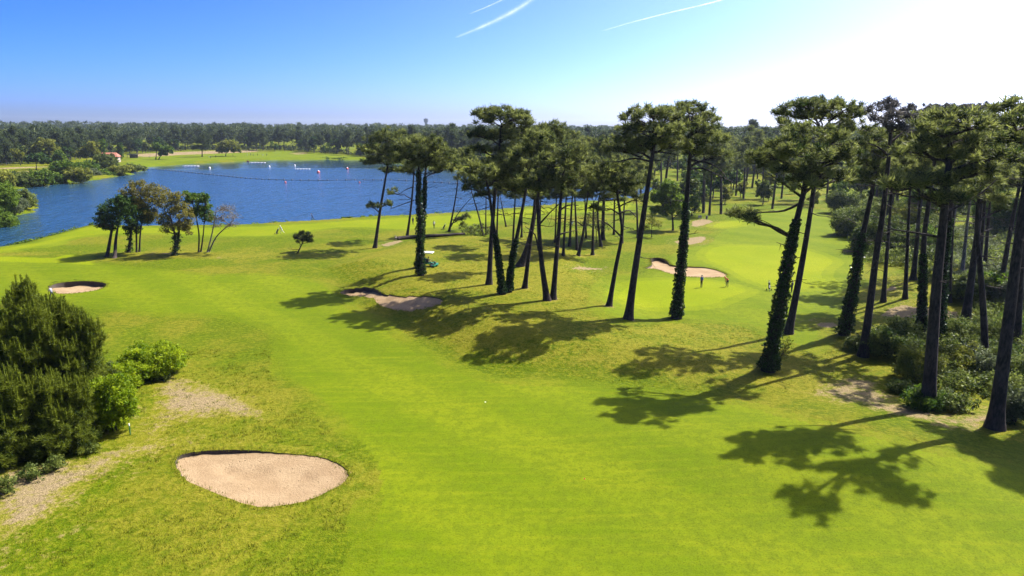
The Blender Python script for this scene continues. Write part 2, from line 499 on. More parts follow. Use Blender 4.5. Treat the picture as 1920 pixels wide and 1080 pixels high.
def zones(x, y):
    w = lambda poly, soft, mg=12: np.clip(0.5 + sdf(poly, x, y, mg) / (2 * soft), 0, 1)
    fair = np.maximum.reduce([w(FAIR, 0.45), w(APRON, 1.6), w(STRIP, 1.2), 0.8 * w(LAWN_FAR, 4)])
    green = np.maximum.reduce([w(GREEN_A, 0.4), w(GREEN_B, 0.5), w(TEE_C, 0.6), 0.7 * w(TEE_D, 1.0), 0.52 * w(STRIP, 1.5)])
    ridge = w(RIDGE, 4.0)
    dry = 0.60 * ridge
    dry = np.maximum(dry, 0.95 * w(DRY_L, 2.4))
    dry = np.maximum(dry, 0.60 * w(BARE_R, 3.0))
    far = smooth((y - 300) / 60) * (x < -150) * (y < 420)
    dry = np.maximum(dry, 0.5 * far * (1 - w(LAWN_FAR, 4)))
    near_left = smooth((x + 12) / -14) * smooth((60 - y) / 10)
    dry = np.maximum(dry, 0.46 * near_left)
    dry = np.maximum(dry, 0.60 * smooth((108 - y) / -8) * smooth((128 - y) / 10) * (x < -20))
    bare = np.maximum.reduce([0.9 * w(q, 0.8, 6) for q in BARE_S] + [w(q, 3) for q in FAR_PATH])
    bare = np.maximum(bare, 0.76 * w(DRY_L, 3.0))
    bare = np.maximum(bare, 0.66 * w(BARE_R, 3.0))
    bare = np.maximum(bare, 0.43 * near_left * smooth((x + 17) / -8))
    for tx, ty in TRUNKS:
        d_ = (x - tx) ** 2 + (y - ty) ** 2
        dry = np.maximum(dry, 0.90 * np.exp(-d_ / 4.0))
        bare = np.maximum(bare, 0.66 * np.exp(-d_ / 1.8))
    fair = fair * (1 - bare)
    for q in BUNKERS.values():
        rim = np.clip(1 - np.abs(sdf(q, x, y, 4)) / 0.9, 0, 1)
        dry = np.maximum(dry, 0.5 * rim)
    dry = dry * (1 - 0.75 * np.maximum(w(FAIR, 0.7), np.maximum(green, w(APRON, 1.6))))
    return np.stack([fair, green, dry, bare], -1)

TRUNKS = [P(a_, b_)[:2] for a_, b_ in ((703, 465), (763, 446), (789, 516), (783, 502), (917, 533), (942, 551), (953, 547), (976, 499), (984, 540), (1026, 563), (1037, 561), (1084, 480), (1111, 478), (1142, 573), (1178, 598), (1268, 597), (1440, 695), (1478, 625), (1583, 628), (1618, 668), (1727, 632), (1740, 765), (1757, 650), (1810, 602), (1847, 684), (1865, 803))]
GZ = height0(GX, GY)
HOLE = np.zeros(GX.shape, bool)
for q in BUNKERS.values():
    HOLE |= sdf(q, GX, GY, 3) > -0.45
Z4 = zones(GX.ravel(), GY.ravel())
ny, nx = GX.shape
ii = np.arange(ny * nx).reshape(ny, nx)
gf = np.stack([ii[:-1, :-1], ii[:-1, 1:], ii[1:, 1:], ii[1:, :-1]], -1).reshape(-1, 4)
gf = gf[~HOLE.ravel()[gf].any(1)]
gme = mesh_from("ground", np.stack([GX.ravel(), GY.ravel(), GZ.ravel()], -1), [gf], {'zone': ('FLOAT_COLOR', Z4)}, True)
tag(link("ground", gme, M['turf']), kind="structure")

# ------------------------------------------------------------------ bunkers (each a sheet of sand under its own turf lip)
BUNKER_FRINGE = []
def build_bunker(poly, label, far_lip, near_lip):
    n0 = len(poly)
    ymin, ymax = poly[:, 1].min(), poly[:, 1].max()
    c = poly.mean(0)
    if np.sum(poly[:, 0] * np.roll(poly[:, 1], -1) - np.roll(poly[:, 0], -1) * poly[:, 1]) < 0:
        poly = poly[::-1]
    # subdivide and roughen the edge a little
    fine = []
    for i in range(n0):
        a, b = poly[i], poly[(i + 1) % n0]
        k = max(1, int(np.hypot(*(b - a)) / 0.35))
        for j in range(k): fine.append(a + (b - a) * j / k)
    fine = np.array(fine)
    tang = np.roll(fine, -1, 0) - np.roll(fine, 1, 0)
    nrm = np.stack([tang[:, 1], -tang[:, 0]], -1)
    nrm /= np.linalg.norm(nrm, axis=1, keepdims=True) + 1e-9
    fine = fine + nrm * ((RNG.random(len(fine)) - 0.5) * 0.14)[:, None]
    m = len(fine)
    xmin, xmax = poly[:, 0].min(), poly[:, 0].max()
    lip = lambda x, y: near_lip + (far_lip - near_lip) * smooth((y - ymin) / (ymax - ymin) * 1.5 - 0.5) * (1 if far_lip > .4 else smooth(1.25 - (x - xmin) / (xmax - xmin) * 1.9)) * (0.75 + 0.5 * vnoise(x, y, 0.8, 21))
    def zs(x, y):
        s = sdf(fine, x, y, 2)
        return height0(x, y) - lip(x, y) - 0.25 * smooth(s / 2.5)
    pts = [Vector(p) for p in fine]
    gx, gy = np.meshgrid(np.arange(poly[:, 0].min(), poly[:, 0].max(), 0.5), np.arange(ymin, ymax, 0.5))
    gx = gx.ravel() + (RNG.random(gx.size) - .5) * .2; gy = gy.ravel() + (RNG.random(gy.size) - .5) * .2
    keep = sdf(fine, gx, gy, 2) > 0.3
    pts += [Vector((a, b)) for a, b in zip(gx[keep], gy[keep])]
    vs, es, fs, *_ = delaunay_2d_cdt(pts, [(i, (i + 1) % m) for i in range(m)], [list(range(m))], 1, 1e-4)
    vx = np.array([v[0] for v in vs]); vy = np.array([v[1] for v in vs])
    vz = zs(vx, vy)
    root = thing("sand_bunker", label, "bunker", (c[0], c[1], float(height0(c[0], c[1]))), 0, "sand bunkers of the golf course")
    off = np.array(root.location)
    me = mesh_from("sand", np.stack([vx, vy, vz], -1) - off, [np.array([f for f in fs if len(f) == 3], int)], None, True)
    link("sand", me, M['sand'], root)
    # wall of dark soil and turf lip ring
    z0 = height0(fine[:, 0], fine[:, 1])
    zt = z0 + 0.02
    zb = zs(fine[:, 0], fine[:, 1]) - 0.05
    inn = fine - nrm * 0.06
    V = np.concatenate([np.c_[fine, zt], np.c_[inn, zb]]) - off
    i = np.arange(m); j = (i + 1) % m
    wl = mesh_from("wall", V, [np.stack([i, j, j + m, i + m], -1)], None, True)
    link("earth_face", wl, M['soil'], root)
    o1 = fine + nrm * 0.95; o2 = fine + nrm * 1.6
    zz1 = height0(o1[:, 0], o1[:, 1]) + 0.028
    zz2 = height0(o2[:, 0], o2[:, 1]) - 0.05
    V2 = np.concatenate([np.c_[fine, zt], np.c_[o1, zz1], np.c_[o2, zz2]])
    zr = zones(V2[:, 0], V2[:, 1])
    lm = mesh_from("lip", V2 - off, [np.stack([i, i + m, j + m, j], -1), np.stack([i + m, i + 2 * m, j + 2 * m, j + m], -1)], {'zone': ('FLOAT_COLOR', zr)}, True)
    link("turf_lip", lm, M['turf'], root)
    BUNKER_FRINGE.append((root, fine, nrm, off))
    return root

build_bunker(BUNKERS['near'], "large oval sand bunker in the dry rough in the foreground", 0.26, 0.04)
build_bunker(BUNKERS['left'], "small sand bunker with a dark back edge beside the young pine", 0.75, 0.06)
build_bunker(BUNKERS['middle'], "kidney shaped sand bunker crossed by tree shadows below the ivy-clad twin trunks", 0.55, 0.06)
build_bunker(BUNKERS['green'], "pale sand bunker behind the two golfers on the putting green", 0.55, 0.06)

# ------------------------------------------------------------------ lake
cen = LAKE.mean(0)
big = spline(cen + (LAKE - cen) * 1.0, 2)
grow = []
for k in range(len(big)):
    t_ = big[(k + 1) % len(big)] - big[k - 1]
    n_ = np.array([t_[1], -t_[0]]); n_ /= np.linalg.norm(n_) + 1e-9
    grow.append(big[k] + n_ * 5.0)
lk = np.array(grow)
if sdf(lk, big[:1, 0], big[:1, 1], 20)[0] < 0:
    lk = np.array([2 * b - g for b, g in zip(big, grow)])
vs, es, fs, *_ = delaunay_2d_cdt([Vector(p) for p in lk], [(i, (i + 1) % len(lk)) for i in range(len(lk))], [list(range(len(lk)))], 1, 1e-3)
wme = bpy.data.meshes.new("water")
wme.from_pydata([(v[0], v[1], WATER_Z) for v in vs], [], [list(f) for f in fs])
wme.update()
tag(link("water", wme, M['water']), kind="structure")
# ------------------------------------------------------------------ vegetation builders
class MB:
    def __init__(s): s.V, s.F, s.T, s.n = [], [], [], 0
    def add(s, V, F, tint=None):
        V = np.asarray(V, float).reshape(-1, 3)
        F = np.asarray(F, int)
        s.V.append(V); s.F.append(F + s.n); s.n += len(V)
        s.T.append(np.full(len(V), 0.5) if tint is None else np.asarray(tint, float))
    def tube(s, pts, rad, sides=6, cap=True):
        pts = np.asarray(pts, float); n = len(pts)
        rad = np.broadcast_to(np.asarray(rad, float), (n,))
        d = np.gradient(pts, axis=0); d /= np.linalg.norm(d, axis=1, keepdims=True) + 1e-9
        ref = np.array([0.0, 1, 0]) if abs(d[:, 1]).max() < 0.9 else np.array([1.0, 0, 0]) if abs(d[:, 0]).max() < 0.9 else np.array([0.3, 0.2, 0.93])
        u = np.cross(d, ref); u /= np.linalg.norm(u, axis=1, keepdims=True) + 1e-9
        v = np.cross(d, u)
        a = np.arange(sides) / sides * 2 * PI
        ring = pts[:, None, :] + rad[:, None, None] * (np.cos(a)[None, :, None] * u[:, None, :] + np.sin(a)[None, :, None] * v[:, None, :])
        i, j = np.meshgrid(np.arange(n - 1), np.arange(sides), indexing='ij')
        f = np.stack([i * sides + j, i * sides + (j + 1) % sides, (i + 1) * sides + (j + 1) % sides, (i + 1) * sides + j], -1).reshape(-1, 4)
        s.add(ring.reshape(-1, 3), f)
        if cap:
            b = s.n - n * sides
            for st in (0, (n - 1) * sides):
                s.F.append(np.array([[b + st, b + st + k, b + st + k + 1] for k in range(1, sides - 1)]))
    def box(s, lo, hi):
        x0, y0, z0 = lo; x1, y1, z1 = hi
        V = [(x0, y0, z0), (x1, y0, z0), (x1, y1, z0), (x0, y1, z0), (x0, y0, z1), (x1, y0, z1), (x1, y1, z1), (x0, y1, z1)]
        s.add(V, [(0, 3, 2, 1), (4, 5, 6, 7), (0, 1, 5, 4), (1, 2, 6, 5), (2, 3, 7, 6), (3, 0, 4, 7)])
    def mesh(s, name, smooth_faces=False):
        V = np.concatenate(s.V)
        T = np.concatenate(s.T)
        tri = [f for f in s.F if f.shape[1] == 3]; quad = [f for f in s.F if f.shape[1] == 4]
        faces = ([np.concatenate(tri)] if tri else []) + ([np.concatenate(quad)] if quad else [])
        return mesh_from(name, V, faces, {'tint': ('FLOAT', T)}, smooth_faces)
    def obj(s, name, mat, parent=None, smooth_faces=False):
        return link(name, s.mesh(name, smooth_faces), mat, parent)

def unit(n, rng):
    v = rng.normal(size=(n, 3))
    return v / (np.linalg.norm(v, axis=1, keepdims=True) + 1e-9)

def needles(mb, C, n_per, length, width, rng, up=0.45, tint0=0.0, spread=0.25):
    """sprays of thin needles round the puff centres C"""
    k = len(C)
    if k == 0: return
    tp = np.clip(rng.normal(0.44 + tint0, 0.26, k), 0, 1)
    c = np.repeat(C, n_per, 0); tp = np.repeat(tp, n_per)
    n = len(c)
    d = unit(n, rng); d[:, 2] = d[:, 2] * 0.8 + up
    d /= np.linalg.norm(d, axis=1, keepdims=True)
    L = length * rng.uniform(0.6, 1.15, n)[:, None]
    p0 = c + d * 0.12 * L + rng.normal(size=(n, 3)) * spread * length
    side = np.cross(d, unit(n, rng)); side /= np.linalg.norm(side, axis=1, keepdims=True) + 1e-9
    w = width * rng.uniform(0.7, 1.3, n)[:, None]
    tip = p0 + d * L
    V = np.stack([p0 - side * w * 0.5, p0 + side * w * 0.5, tip + side * w * 0.22, tip - side * w * 0.22], 1).reshape(-1, 3)
    f = np.arange(n * 4).reshape(n, 4)
    t = np.clip(tp + rng.normal(0, 0.20, n), 0, 1)
    mb.add(V, f, np.repeat(t, 4))

def leaves(mb, C, n_per, r, size, rng, tint0=0.0, squash=0.8, tv=0.22, droop=0.0):
    """little diamond leaves scattered in puffs"""
    k = len(C)
    if k == 0: return
    tp = np.clip(rng.normal(0.45 + tint0, tv, k), 0, 1)
    c = np.repeat(C, n_per, 0); tp = np.repeat(tp, n_per)
    n = len(c)
    o = unit(n, rng) * (rng.random(n)[:, None] ** 0.5) * r
    o[:, 2] *= squash
    p = c + o
    nrm = unit(n, rng) + o / r * 0.9; nrm[:, 2] += 0.35
    nrm /= np.linalg.norm(nrm, axis=1, keepdims=True) + 1e-9
    u = np.cross(nrm, unit(n, rng)); u /= np.linalg.norm(u, axis=1, keepdims=True) + 1e-9
    v = np.cross(nrm, u)
    s = size * rng.uniform(0.6, 1.3, n)[:, None]
    V = np.stack([p - u * s * 0.62, p - v * s * 0.34, p + u * s * 0.62, p + v * s * 0.34], 1).reshape(-1, 3)
    V[:, 2] -= droop
    t = np.clip(tp + rng.normal(0, 0.12, n), 0, 1)
    mb.add(V, np.arange(n * 4).reshape(n, 4), np.repeat(t, 4))

def lobe_points(c, rx, ry, rz, n, rng, low=-0.55, inner=0.5):
    v = unit(n * 3, rng)
    v = v[v[:, 2] > low][:n]
    s = rng.uniform(inner, 1.0, len(v))[:, None] ** 0.7
    s *= rng.uniform(0.85, 1.12, len(v))[:, None]
    return np.asarray(c) + v * s * np.array([rx, ry, rz])

def curve(a, b, sag, rng, n=5, wob=0.06):
    a, b = np.asarray(a, float), np.asarray(b, float)
    t = np.linspace(0, 1, n)[:, None]
    L = np.linalg.norm(b - a)
    p = a + (b - a) * t
    p[:, 2] += sag * L * (4 * t * (1 - t))[:, 0]
    p[1:-1] += rng.normal(size=(n - 2, 3)) * wob * L * 0.5
    return p

def world_path(base_px, pts, seed):
    b = P(*base_px)
    rng = np.random.default_rng(seed)
    W = [b - np.array([0, 0, 0.3])]
    yoff = 0.0
    out = [b]
    for i, (x, y) in enumerate(pts):
        yoff += rng.normal(0, 0.25)
        out.append(at(x, y, b[1] + yoff))
    return b, np.array(out)

TREE_N = 0
GROWN = 1.24          # crowns spread a little past the drawn masses
def pine(label, base_px, path, r, lobes, ivy=None, limbs=(), dead=5, mat='needle', pale=False, dens=1.0, name="pine_tree", group="tall pines on the course", n_per=66, tint0=0.0, nl=0.47, cat="tree", flare=1.5):
    """a maritime pine: trunk through the photo's trunk line at its own distance, limbs, a crown of needle puffs"""
    global TREE_N
    TREE_N += 1
    rng = np.random.default_rng(1000 + TREE_N)
    b, W = world_path(base_px, path, TREE_N)
    root = thing(name, label, cat, b, 0, group)
    b = np.array(b)
    fine = spline(W, 5, closed=False)
    zz = (fine[:, 2] - b[2]) / max(1e-3, fine[-1, 2] - b[2])
    rad = r * (1 - 0.62 * np.clip(zz, 0, 1)) + r * (flare - 1) * np.exp(-np.clip(zz, 0, 1) * 22)
    tr = MB()
    pts = np.concatenate([[fine[0] + (fine[0] - fine[1]) / np.linalg.norm(fine[1] - fine[0]) * 0.6], fine])
    rr = np.concatenate([[rad[0] * 1.1], rad])
    bm = 'bark_pale' if pale else 'bark'
    tr.tube(pts - b, rr, 9)
    br = tr; cr = MB()
    for li, lb in enumerate(lobes):
        lx, ly, lrx, lry = lb[:4]
        s0 = mpp(at(lx, ly, b[1]))
        yo = lb[4] if len(lb) > 4 else rng.uniform(-1, 1) * (2.2 if lrx * s0 < 2.5 else 1.4)
        c = at(lx, ly, b[1] + yo)
        s0 = mpp(c)
        rx, rz = lrx * s0 * GROWN, lry * s0 * GROWN
        ry = rx * rng.uniform(0.8, 1.1)
        n = max(6, int(dens * 4.3 * (rx * ry + rx * rz + ry * rz) / 1.35))
        C = lobe_points(c, rx, ry, rz, n, rng, -0.45, 0.30)
        sp = 0.24
        needles(cr, C - b, n_per, nl * rng.uniform(.9, 1.1), 0.075, rng, 0.5, tint0 + rng.normal(0, 0.06), sp)
        # the limb that carries this lobe, from lower on the trunk
        zt = c[2] - 0.25 * np.hypot(c[0] - fine[-1, 0], c[1] - fine[-1, 1]) - rz * 0.5
        k = int(np.argmin(np.abs(fine[:, 2] - zt)))
        k = max(k, 2)
        a = fine[k]
        ec = c + np.array([0, 0, -0.25 * rz])
        cv = curve(a, ec, 0.06, rng, 6)
        br.tube(cv - b, np.linspace(min(rad[k] * 0.6, 0.16), 0.05, 6), 5, False)
        for q in C[:: max(1, len(C) // 14)]:
            s = cv[rng.integers(2, 6)]
            br.tube(curve(s, q, 0.02, rng, 3) - b, [0.045, 0.03, 0.015], 3, False)
    for lm in limbs:
        lp = [at(x, y, b[1] + 0.3 * i) for i, (x, y) in enumerate(lm)]
        lp = spline(np.array(lp), 3, False)
        br.tube(lp - b, np.linspace(0.13, 0.03, len(lp)), 5, False)
        for _ in range(4):
            k = rng.integers(len(lp) // 3, len(lp))
            e = lp[k] + rng.normal(size=3) * np.array([0.9, 0.9, 0.4]) + np.array([0, 0, -0.1])
            br.tube(curve(lp[k], e, 0.1, rng, 3) - b, [0.03, 0.02, 0.01], 3, False)
    for _ in range(dead):
        k = rng.integers(int(len(fine) * 0.35), max(int(len(fine) * 0.35) + 1, int(len(fine) * 0.85)))
        ang = rng.uniform(0, 2 * PI)
        L = rng.uniform(0.8, 2.6)
        e = fine[k] + np.array([math.cos(ang) * L, math.sin(ang) * L, rng.uniform(-0.5, 0.35)])
        cv = curve(fine[k], e, -0.05, rng, 4)
        br.tube(cv - b, np.linspace(0.055, 0.015, 4), 4, False)
        for _ in range(2):
            br.tube(curve(cv[2], cv[3] + rng.normal(size=3) * 0.45, 0, rng, 3) - b, [0.025, 0.018, 0.008], 3, False)
    tr.obj('trunk', M[bm], root, True)
    if cr.V: cr.obj('crown', M[mat], root)
    if ivy:
        iv = MB()
        f0, f1, thick = ivy
        n = int(900 * (f1 - f0) * len(fine) / 12 * r / 0.35) + 500
        t = (f0 + (f1 - f0) * rng.random(n) ** 1.25) * (len(fine) - 1)
        i = np.minimum(t.astype(int), len(fine) - 2)
        f = (t - i)[:, None]
        c = fine[i] * (1 - f) + fine[i + 1] * f
        ra = rad[i] + thick * rng.uniform(0.1, 1.1, n) * (0.45 + 0.8 * vnoise(t * 2.3, t * 0, 1.0, TREE_N)) * np.clip(1.9 - 1.6 * (t / (len(fine) - 1)) / f1, .25, 1)
        a = rng.uniform(0, 2 * PI, n)
        o = np.stack([np.cos(a), np.sin(a), rng.normal(0, 0.1, n)], -1)
        leaves(iv, c + o * ra[:, None] - b, 5, 0.13, 0.17, rng, 0.0)
        iv.obj('ivy', M['ivy'], root)
    return root

def broadleaf(label, base_px, stems, lobes, mat, r=0.18, size=0.26, n_per=34, dens=1.0, twigs=8, name="broadleaf_tree", group=None, ivy=None, tint0=0.0, barkm='bark', cat="tree", pr=0.55):
    global TREE_N
    TREE_N += 1
    rng = np.random.default_rng(3000 + TREE_N)
    b = P(*base_px)
    root = thing(name, label, cat, b, 0, group)
    tr = MB(); cr = MB()
    ends = []
    ivp = []
    for st in stems:
        pts = [P(*st[0])] + [at(x, y, b[1] + rng.normal(0, 0.3)) for x, y in st[1:]]
        pts[0] = pts[0] - np.array([0, 0, 0.2])
        f = spline(np.array(pts), 4, False)
        rad = np.linspace(r, r * 0.35, len(f)); rad[0] *= 1.4
        tr.tube(f - b, rad, 7)
        ends.append(f); ivp.append((f, rad))
    br = tr
    allf = np.concatenate(ends)
    for lb in lobes:
        lx, ly, lrx, lry = lb[:4]
        m_ = lb[4] if len(lb) > 4 else None
        c = at(lx, ly, b[1] + rng.uniform(-1, 1) * 1.2)
        s0 = mpp(c); rx, rz = lrx * s0, lry * s0; ry = rx * rng.uniform(.85, 1.1)
        n = max(5, int(dens * 5.0 * (rx * ry + rx * rz + ry * rz)))
        C = lobe_points(c, rx, ry, rz, n, rng, -0.8, 0.3)
        if n_per: leaves(cr, C - b, n_per, pr, size, rng, tint0 + rng.normal(0, 0.07))
        k = np.argmin(np.linalg.norm(allf - (c - np.array([0, 0, rz * .7])), axis=1))
        cv = curve(allf[k], c, 0.05, rng, 5)
        br.tube(cv - b, np.linspace(r * 0.45, 0.03, 5), 5, False)
        for q in C[:: max(1, len(C) // twigs)]:
            tw = curve(cv[rng.integers(1, 5)], q, 0.03, rng, 4, 0.12)
            br.tube(tw - b, [0.04, 0.03, 0.02, 0.012], 3, False)
    tr.obj('trunk', M[barkm], root, True)
    if cr.V: cr.obj('crown', M[mat], root)
    if ivy:
        iv = MB()
        for f, rad in ivp:
            C = f[:max(2, int(len(f) * ivy))]
            C = np.repeat(C, 14, 0) + rng.normal(size=(len(C) * 14, 3)) * np.array([.28, .28, .35])
            leaves(iv, C - b, 10, 0.3, 0.22, rng)
        iv.obj('ivy', M['ivy'], root)
    return root

def shrub(label, px, rx, rz, mat, name="shrub", group=None, size=0.20, n_per=30, dens=1.0, tint0=0.0, ry=None, cat="shrub", lob=7, pr=0.42, stem=True, loc=None):
    """a leafy bush of overlapping rounded masses, rx and rz in metres"""
    global TREE_N
    TREE_N += 1
    rng = np.random.default_rng(5000 + TREE_N)
    b = np.array(loc) if loc is not None else P(*px)
    ry = ry or rx * 0.9
    root = thing(name, label, cat, b, 0, group)
    cr = MB(); st = MB()
    for k in range(lob):
        a = k / lob * 2 * PI + rng.uniform(0, .6)
        q = rng.uniform(0.35, 0.62) if k else 0
        hh = rng.uniform(0.35, 0.75)
        c = np.array([math.cos(a) * rx * q, math.sin(a) * ry * q, rz * hh * 0.75])
        lr = rx * rng.uniform(0.38, 0.55); lz = rz * rng.uniform(0.34, 0.5)
        n = max(6, int(dens * 7 * (lr * lr + 2 * lr * lz)))
        C = lobe_points(c, lr, lr, lz, n, rng, -0.75, 0.45)
        C[:, 2] = np.maximum(C[:, 2], 0.12)
        leaves(cr, C, n_per, pr, size, rng, tint0 + rng.normal(0, 0.08))
        if stem:
            st.tube(curve((rng.normal() * .12, rng.normal() * .12, -0.2), c, 0.03, rng, 4), [0.05, 0.04, 0.03, 0.015], 4, False)
    cr.obj('foliage', M[mat], root)
    if stem: st.obj('stems', M['bark'], root)
    return root
# ------------------------------------------------------------------ rough grass standing up: bunker fringes and tussocks
def blades(mb, P0, n_per, hgt, wid, rng, spread, tint0=0.0):
    k = len(P0)
    tp = np.clip(rng.normal(0.45 + tint0, 0.25, k), 0, 1)
    p = np.repeat(P0, n_per, 0); n = len(p)
    p = p + np.concatenate([rng.normal(size=(n, 2)) * spread, np.zeros((n, 1))], 1)
    a = rng.uniform(0, 2 * PI, n); h = hgt * rng.uniform(.5, 1.2, n)
    side = np.stack([np.cos(a), np.sin(a), a * 0], -1) * (wid * 0.5)
    lean = np.stack([-np.sin(a), np.cos(a), a * 0], -1) * (h * rng.uniform(-.5, .7, n))[:, None]
    tip = p + lean + np.stack([a * 0, a * 0, h], -1)
    V = np.stack([p - side, p + side, tip], 1).reshape(-1, 3)
    mb.add(V, np.arange(n * 3).reshape(n, 3), np.repeat(np.clip(np.repeat(tp, n_per) + rng.normal(0, .12, n), 0, 1), 3))
rng = np.random.default_rng(88)
for root_, fine_, nrm_, off_ in BUNKER_FRINGE:
    q_ = np.repeat(fine_, 9, 0) + np.repeat(nrm_, 9, 0) * rng.uniform(-.05, .28, (len(fine_) * 9, 1)) + rng.normal(0, .13, (len(fine_) * 9, 2))
    mb = MB()
    blades(mb, np.c_[q_, height0(q_[:, 0], q_[:, 1]) + .01] - off_, 3, .17, .035, rng, .09, .1)
    mb.obj("grass_fringe", M['grass'], root_)
tx = np.concatenate([rng.uniform(-46, -6, 16000), rng.uniform(-20, 40, 9000)]); ty = np.concatenate([rng.uniform(25, 66, 16000), rng.uniform(54, 104, 9000)])
zz_ = zones(tx, ty)
ok_ = (zz_[:, 0] < .3) & (zz_[:, 1] < .2) & (zz_[:, 3] < rng.random(len(tx)) * .8 + .1) & (vnoise(tx, ty, 1.9, 12) + .5 * vnoise(tx, ty, .7, 13) > .68)
for q_ in BUNKERS.values(): ok_ &= sdf(q_, tx, ty, 2) < -.15
tx, ty = tx[ok_], ty[ok_]
sel_ = rng.random(len(tx)) < .55
tx, ty = tx[sel_], ty[sel_]
mb = MB()
blades(mb, np.c_[tx, ty, height0(tx, ty) - .01], 9, .15, .040, rng, .13, 0)
tag(mb.obj("grass_tussocks", M['grass']), "tussocks of rough grass standing in the unmown ground", "grass", kind="stuff")

# ------------------------------------------------------------------ the pines of the course
G1 = "tall pines on the course"
pine("leaning pine farthest left in the grove, bare trunk above the lawn", (703, 465), [(712, 400), (721, 345), (728, 305), (733, 272)], .32,
     [(728, 260, 34, 15), (704, 283, 26, 14), (752, 284, 28, 14), (722, 302, 36, 10), (698, 388, 13, 6), (727, 383, 9, 5), (735, 320, 20, 6)])
pine("slim pine standing behind the ivy-clad twin trunks at the lawn edge", (763, 446), [(770, 395), (775, 340), (778, 292)], .26,
     [(773, 284, 26, 18), (752, 302, 20, 12), (738, 361, 11, 6)], limbs=[[(777, 375), (755, 383), (730, 392)], [(776, 350), (762, 355), (748, 364)]])
pine("ivy-wrapped pine beside the green mower, nearer of the twin trunks", (789, 516), [(788, 450), (786, 380), (785, 325), (786, 290)], .36,
     [(788, 272, 40, 16), (762, 292, 26, 15), (818, 288, 28, 18), (798, 308, 42, 12), (772, 320, 22, 8)], ivy=(0.02, 0.78, 0.30), dead=3)
pine("ivy-wrapped pine with a thinner stem, farther of the twin trunks", (783, 502), [(792, 430), (796, 360), (798, 320), (806, 290)], .30,
     [(828, 296, 22, 16), (846, 308, 16, 11), (830, 318, 20, 9)], ivy=(0.03, 0.66, 0.22), dead=8)
pine("forked thin pine with one arm arching over the fallen log", (842, 434), [(850, 395), (857, 352), (860, 315)], .22,
     [(858, 300, 17, 19), (876, 292, 15, 13), (858, 412, 10, 4), (873, 407, 9, 5)], limbs=[[(846, 425), (858, 402), (880, 375), (905, 355)]], dead=4)
pine("tallest pine of the grove with a broad layered crown above the skyline", (917, 533), [(921, 455), (927, 375), (934, 300), (940, 238)], .36,
     [(938, 214, 40, 10), (912, 226, 20, 12), (968, 220, 28, 12), (972, 236, 26, 12), (948, 256, 44, 13), (902, 254, 26, 10), (905, 282, 28, 8), (962, 284, 34, 14), (925, 302, 22, 7)],
     limbs=[[(932, 292), (915, 300), (890, 306)], [(934, 285), (955, 277), (975, 279)]])
pine("pine with ivy on its crooked lower trunk in the front of the grove", (942, 551), [(934, 480), (925, 420), (918, 368), (912, 338)], .34,
     [(904, 328, 28, 18), (888, 352, 20, 12), (880, 312, 16, 11), (928, 336, 20, 12), (905, 365, 16, 8)], ivy=(0.02, 0.42, 0.14))
pine("straight pine with ivy at its foot leaning right in the grove front", (953, 547), [(961, 485), (973, 425), (984, 368), (990, 325)], .34,
     [(986, 296, 34, 24), (1012, 266, 28, 20), (965, 330, 22, 14)], ivy=(0.02, 0.40, 0.12))
pine("stout pine with a flared curving base in the middle of the grove", (976, 499), [(990, 460), (999, 420), (1006, 370), (1010, 315)], .46,
     [(1008, 256, 36, 20), (1036, 246, 24, 14), (1002, 284, 32, 18), (1045, 268, 20, 14)], flare=1.9)
pine("pine with pale roots showing at its foot left of the crossing trunks", (984, 540), [(990, 490), (997, 435), (1002, 385), (1003, 340)], .31,
     [(958, 322, 30, 20), (1000, 318, 30, 18), (975, 348, 28, 14), (945, 352, 24, 12), (935, 310, 24, 14), (1005, 362, 24, 10)])
pine("thick dark pine crossing its neighbour at the grove front, curving left", (1026, 563), [(1016, 495), (1011, 435), (1009, 372), (1012, 325)], .38,
     [(1042, 306, 38, 20), (1010, 336, 38, 16), (1030, 352, 26, 10), (990, 352, 16, 8)], limbs=[[(1012, 420), (1030, 400), (1055, 375)], [(1010, 470), (1003, 440), (985, 425)]], dead=8)
pine("dark pine with bare side twigs standing right of the thick crossing pine", (1037, 561), [(1043, 485), (1048, 430), (1051, 378), (1056, 325)], .35,
     [(1066, 294, 36, 22), (1088, 326, 32, 18), (1060, 345, 26, 12)], limbs=[[(1049, 395), (1065, 385), (1085, 385)], [(1047, 440), (1062, 436), (1080, 432)]], dead=10)
pine("thin pine behind the grove left of the white golf bag", (1068, 462), [(1070, 420), (1073, 372), (1078, 330)], .26, [(1086, 288, 28, 16), (1104, 308, 24, 14), (1075, 345, 18, 10)], tint0=.08)
pine("thin straight pine directly right of the white golf bag", (1082, 470), [(1080, 420), (1078, 372), (1077, 345)], .26, [(1072, 336, 28, 13), (1095, 350, 16, 9)], tint0=.08)
pine("pine with a pale bent foot just right of the sand patch", (1084, 480), [(1093, 440), (1098, 400), (1103, 358)], .28, [(1110, 328, 34, 18), (1130, 352, 24, 13), (1088, 345, 26, 14), (1150, 372, 22, 10)], tint0=.05, limbs=[[(1095, 425), (1080, 415), (1065, 418)]])
pine("short straight pine right of the bent-footed pine", (1111, 478), [(1112, 430), (1113, 380)], .27, [(1126, 342, 24, 15), (1108, 362, 18, 10)], tint0=.1)
pine("leaning pine with brown lower twigs at the back of the grove", (1127, 462), [(1122, 425), (1121, 388), (1128, 350)], .25, [(1140, 326, 24, 17), (1118, 318, 18, 12)], dead=12)
pine("broad-trunked pine at the back right of the grove", (1130, 450), [(1131, 405), (1133, 360), (1135, 315)], .40, [(1120, 292, 32, 16), (1148, 305, 28, 14), (1100, 285, 24, 12), (1135, 272, 26, 12), (1090, 270, 26, 12), (1170, 320, 24, 14), (1060, 258, 24, 12)])
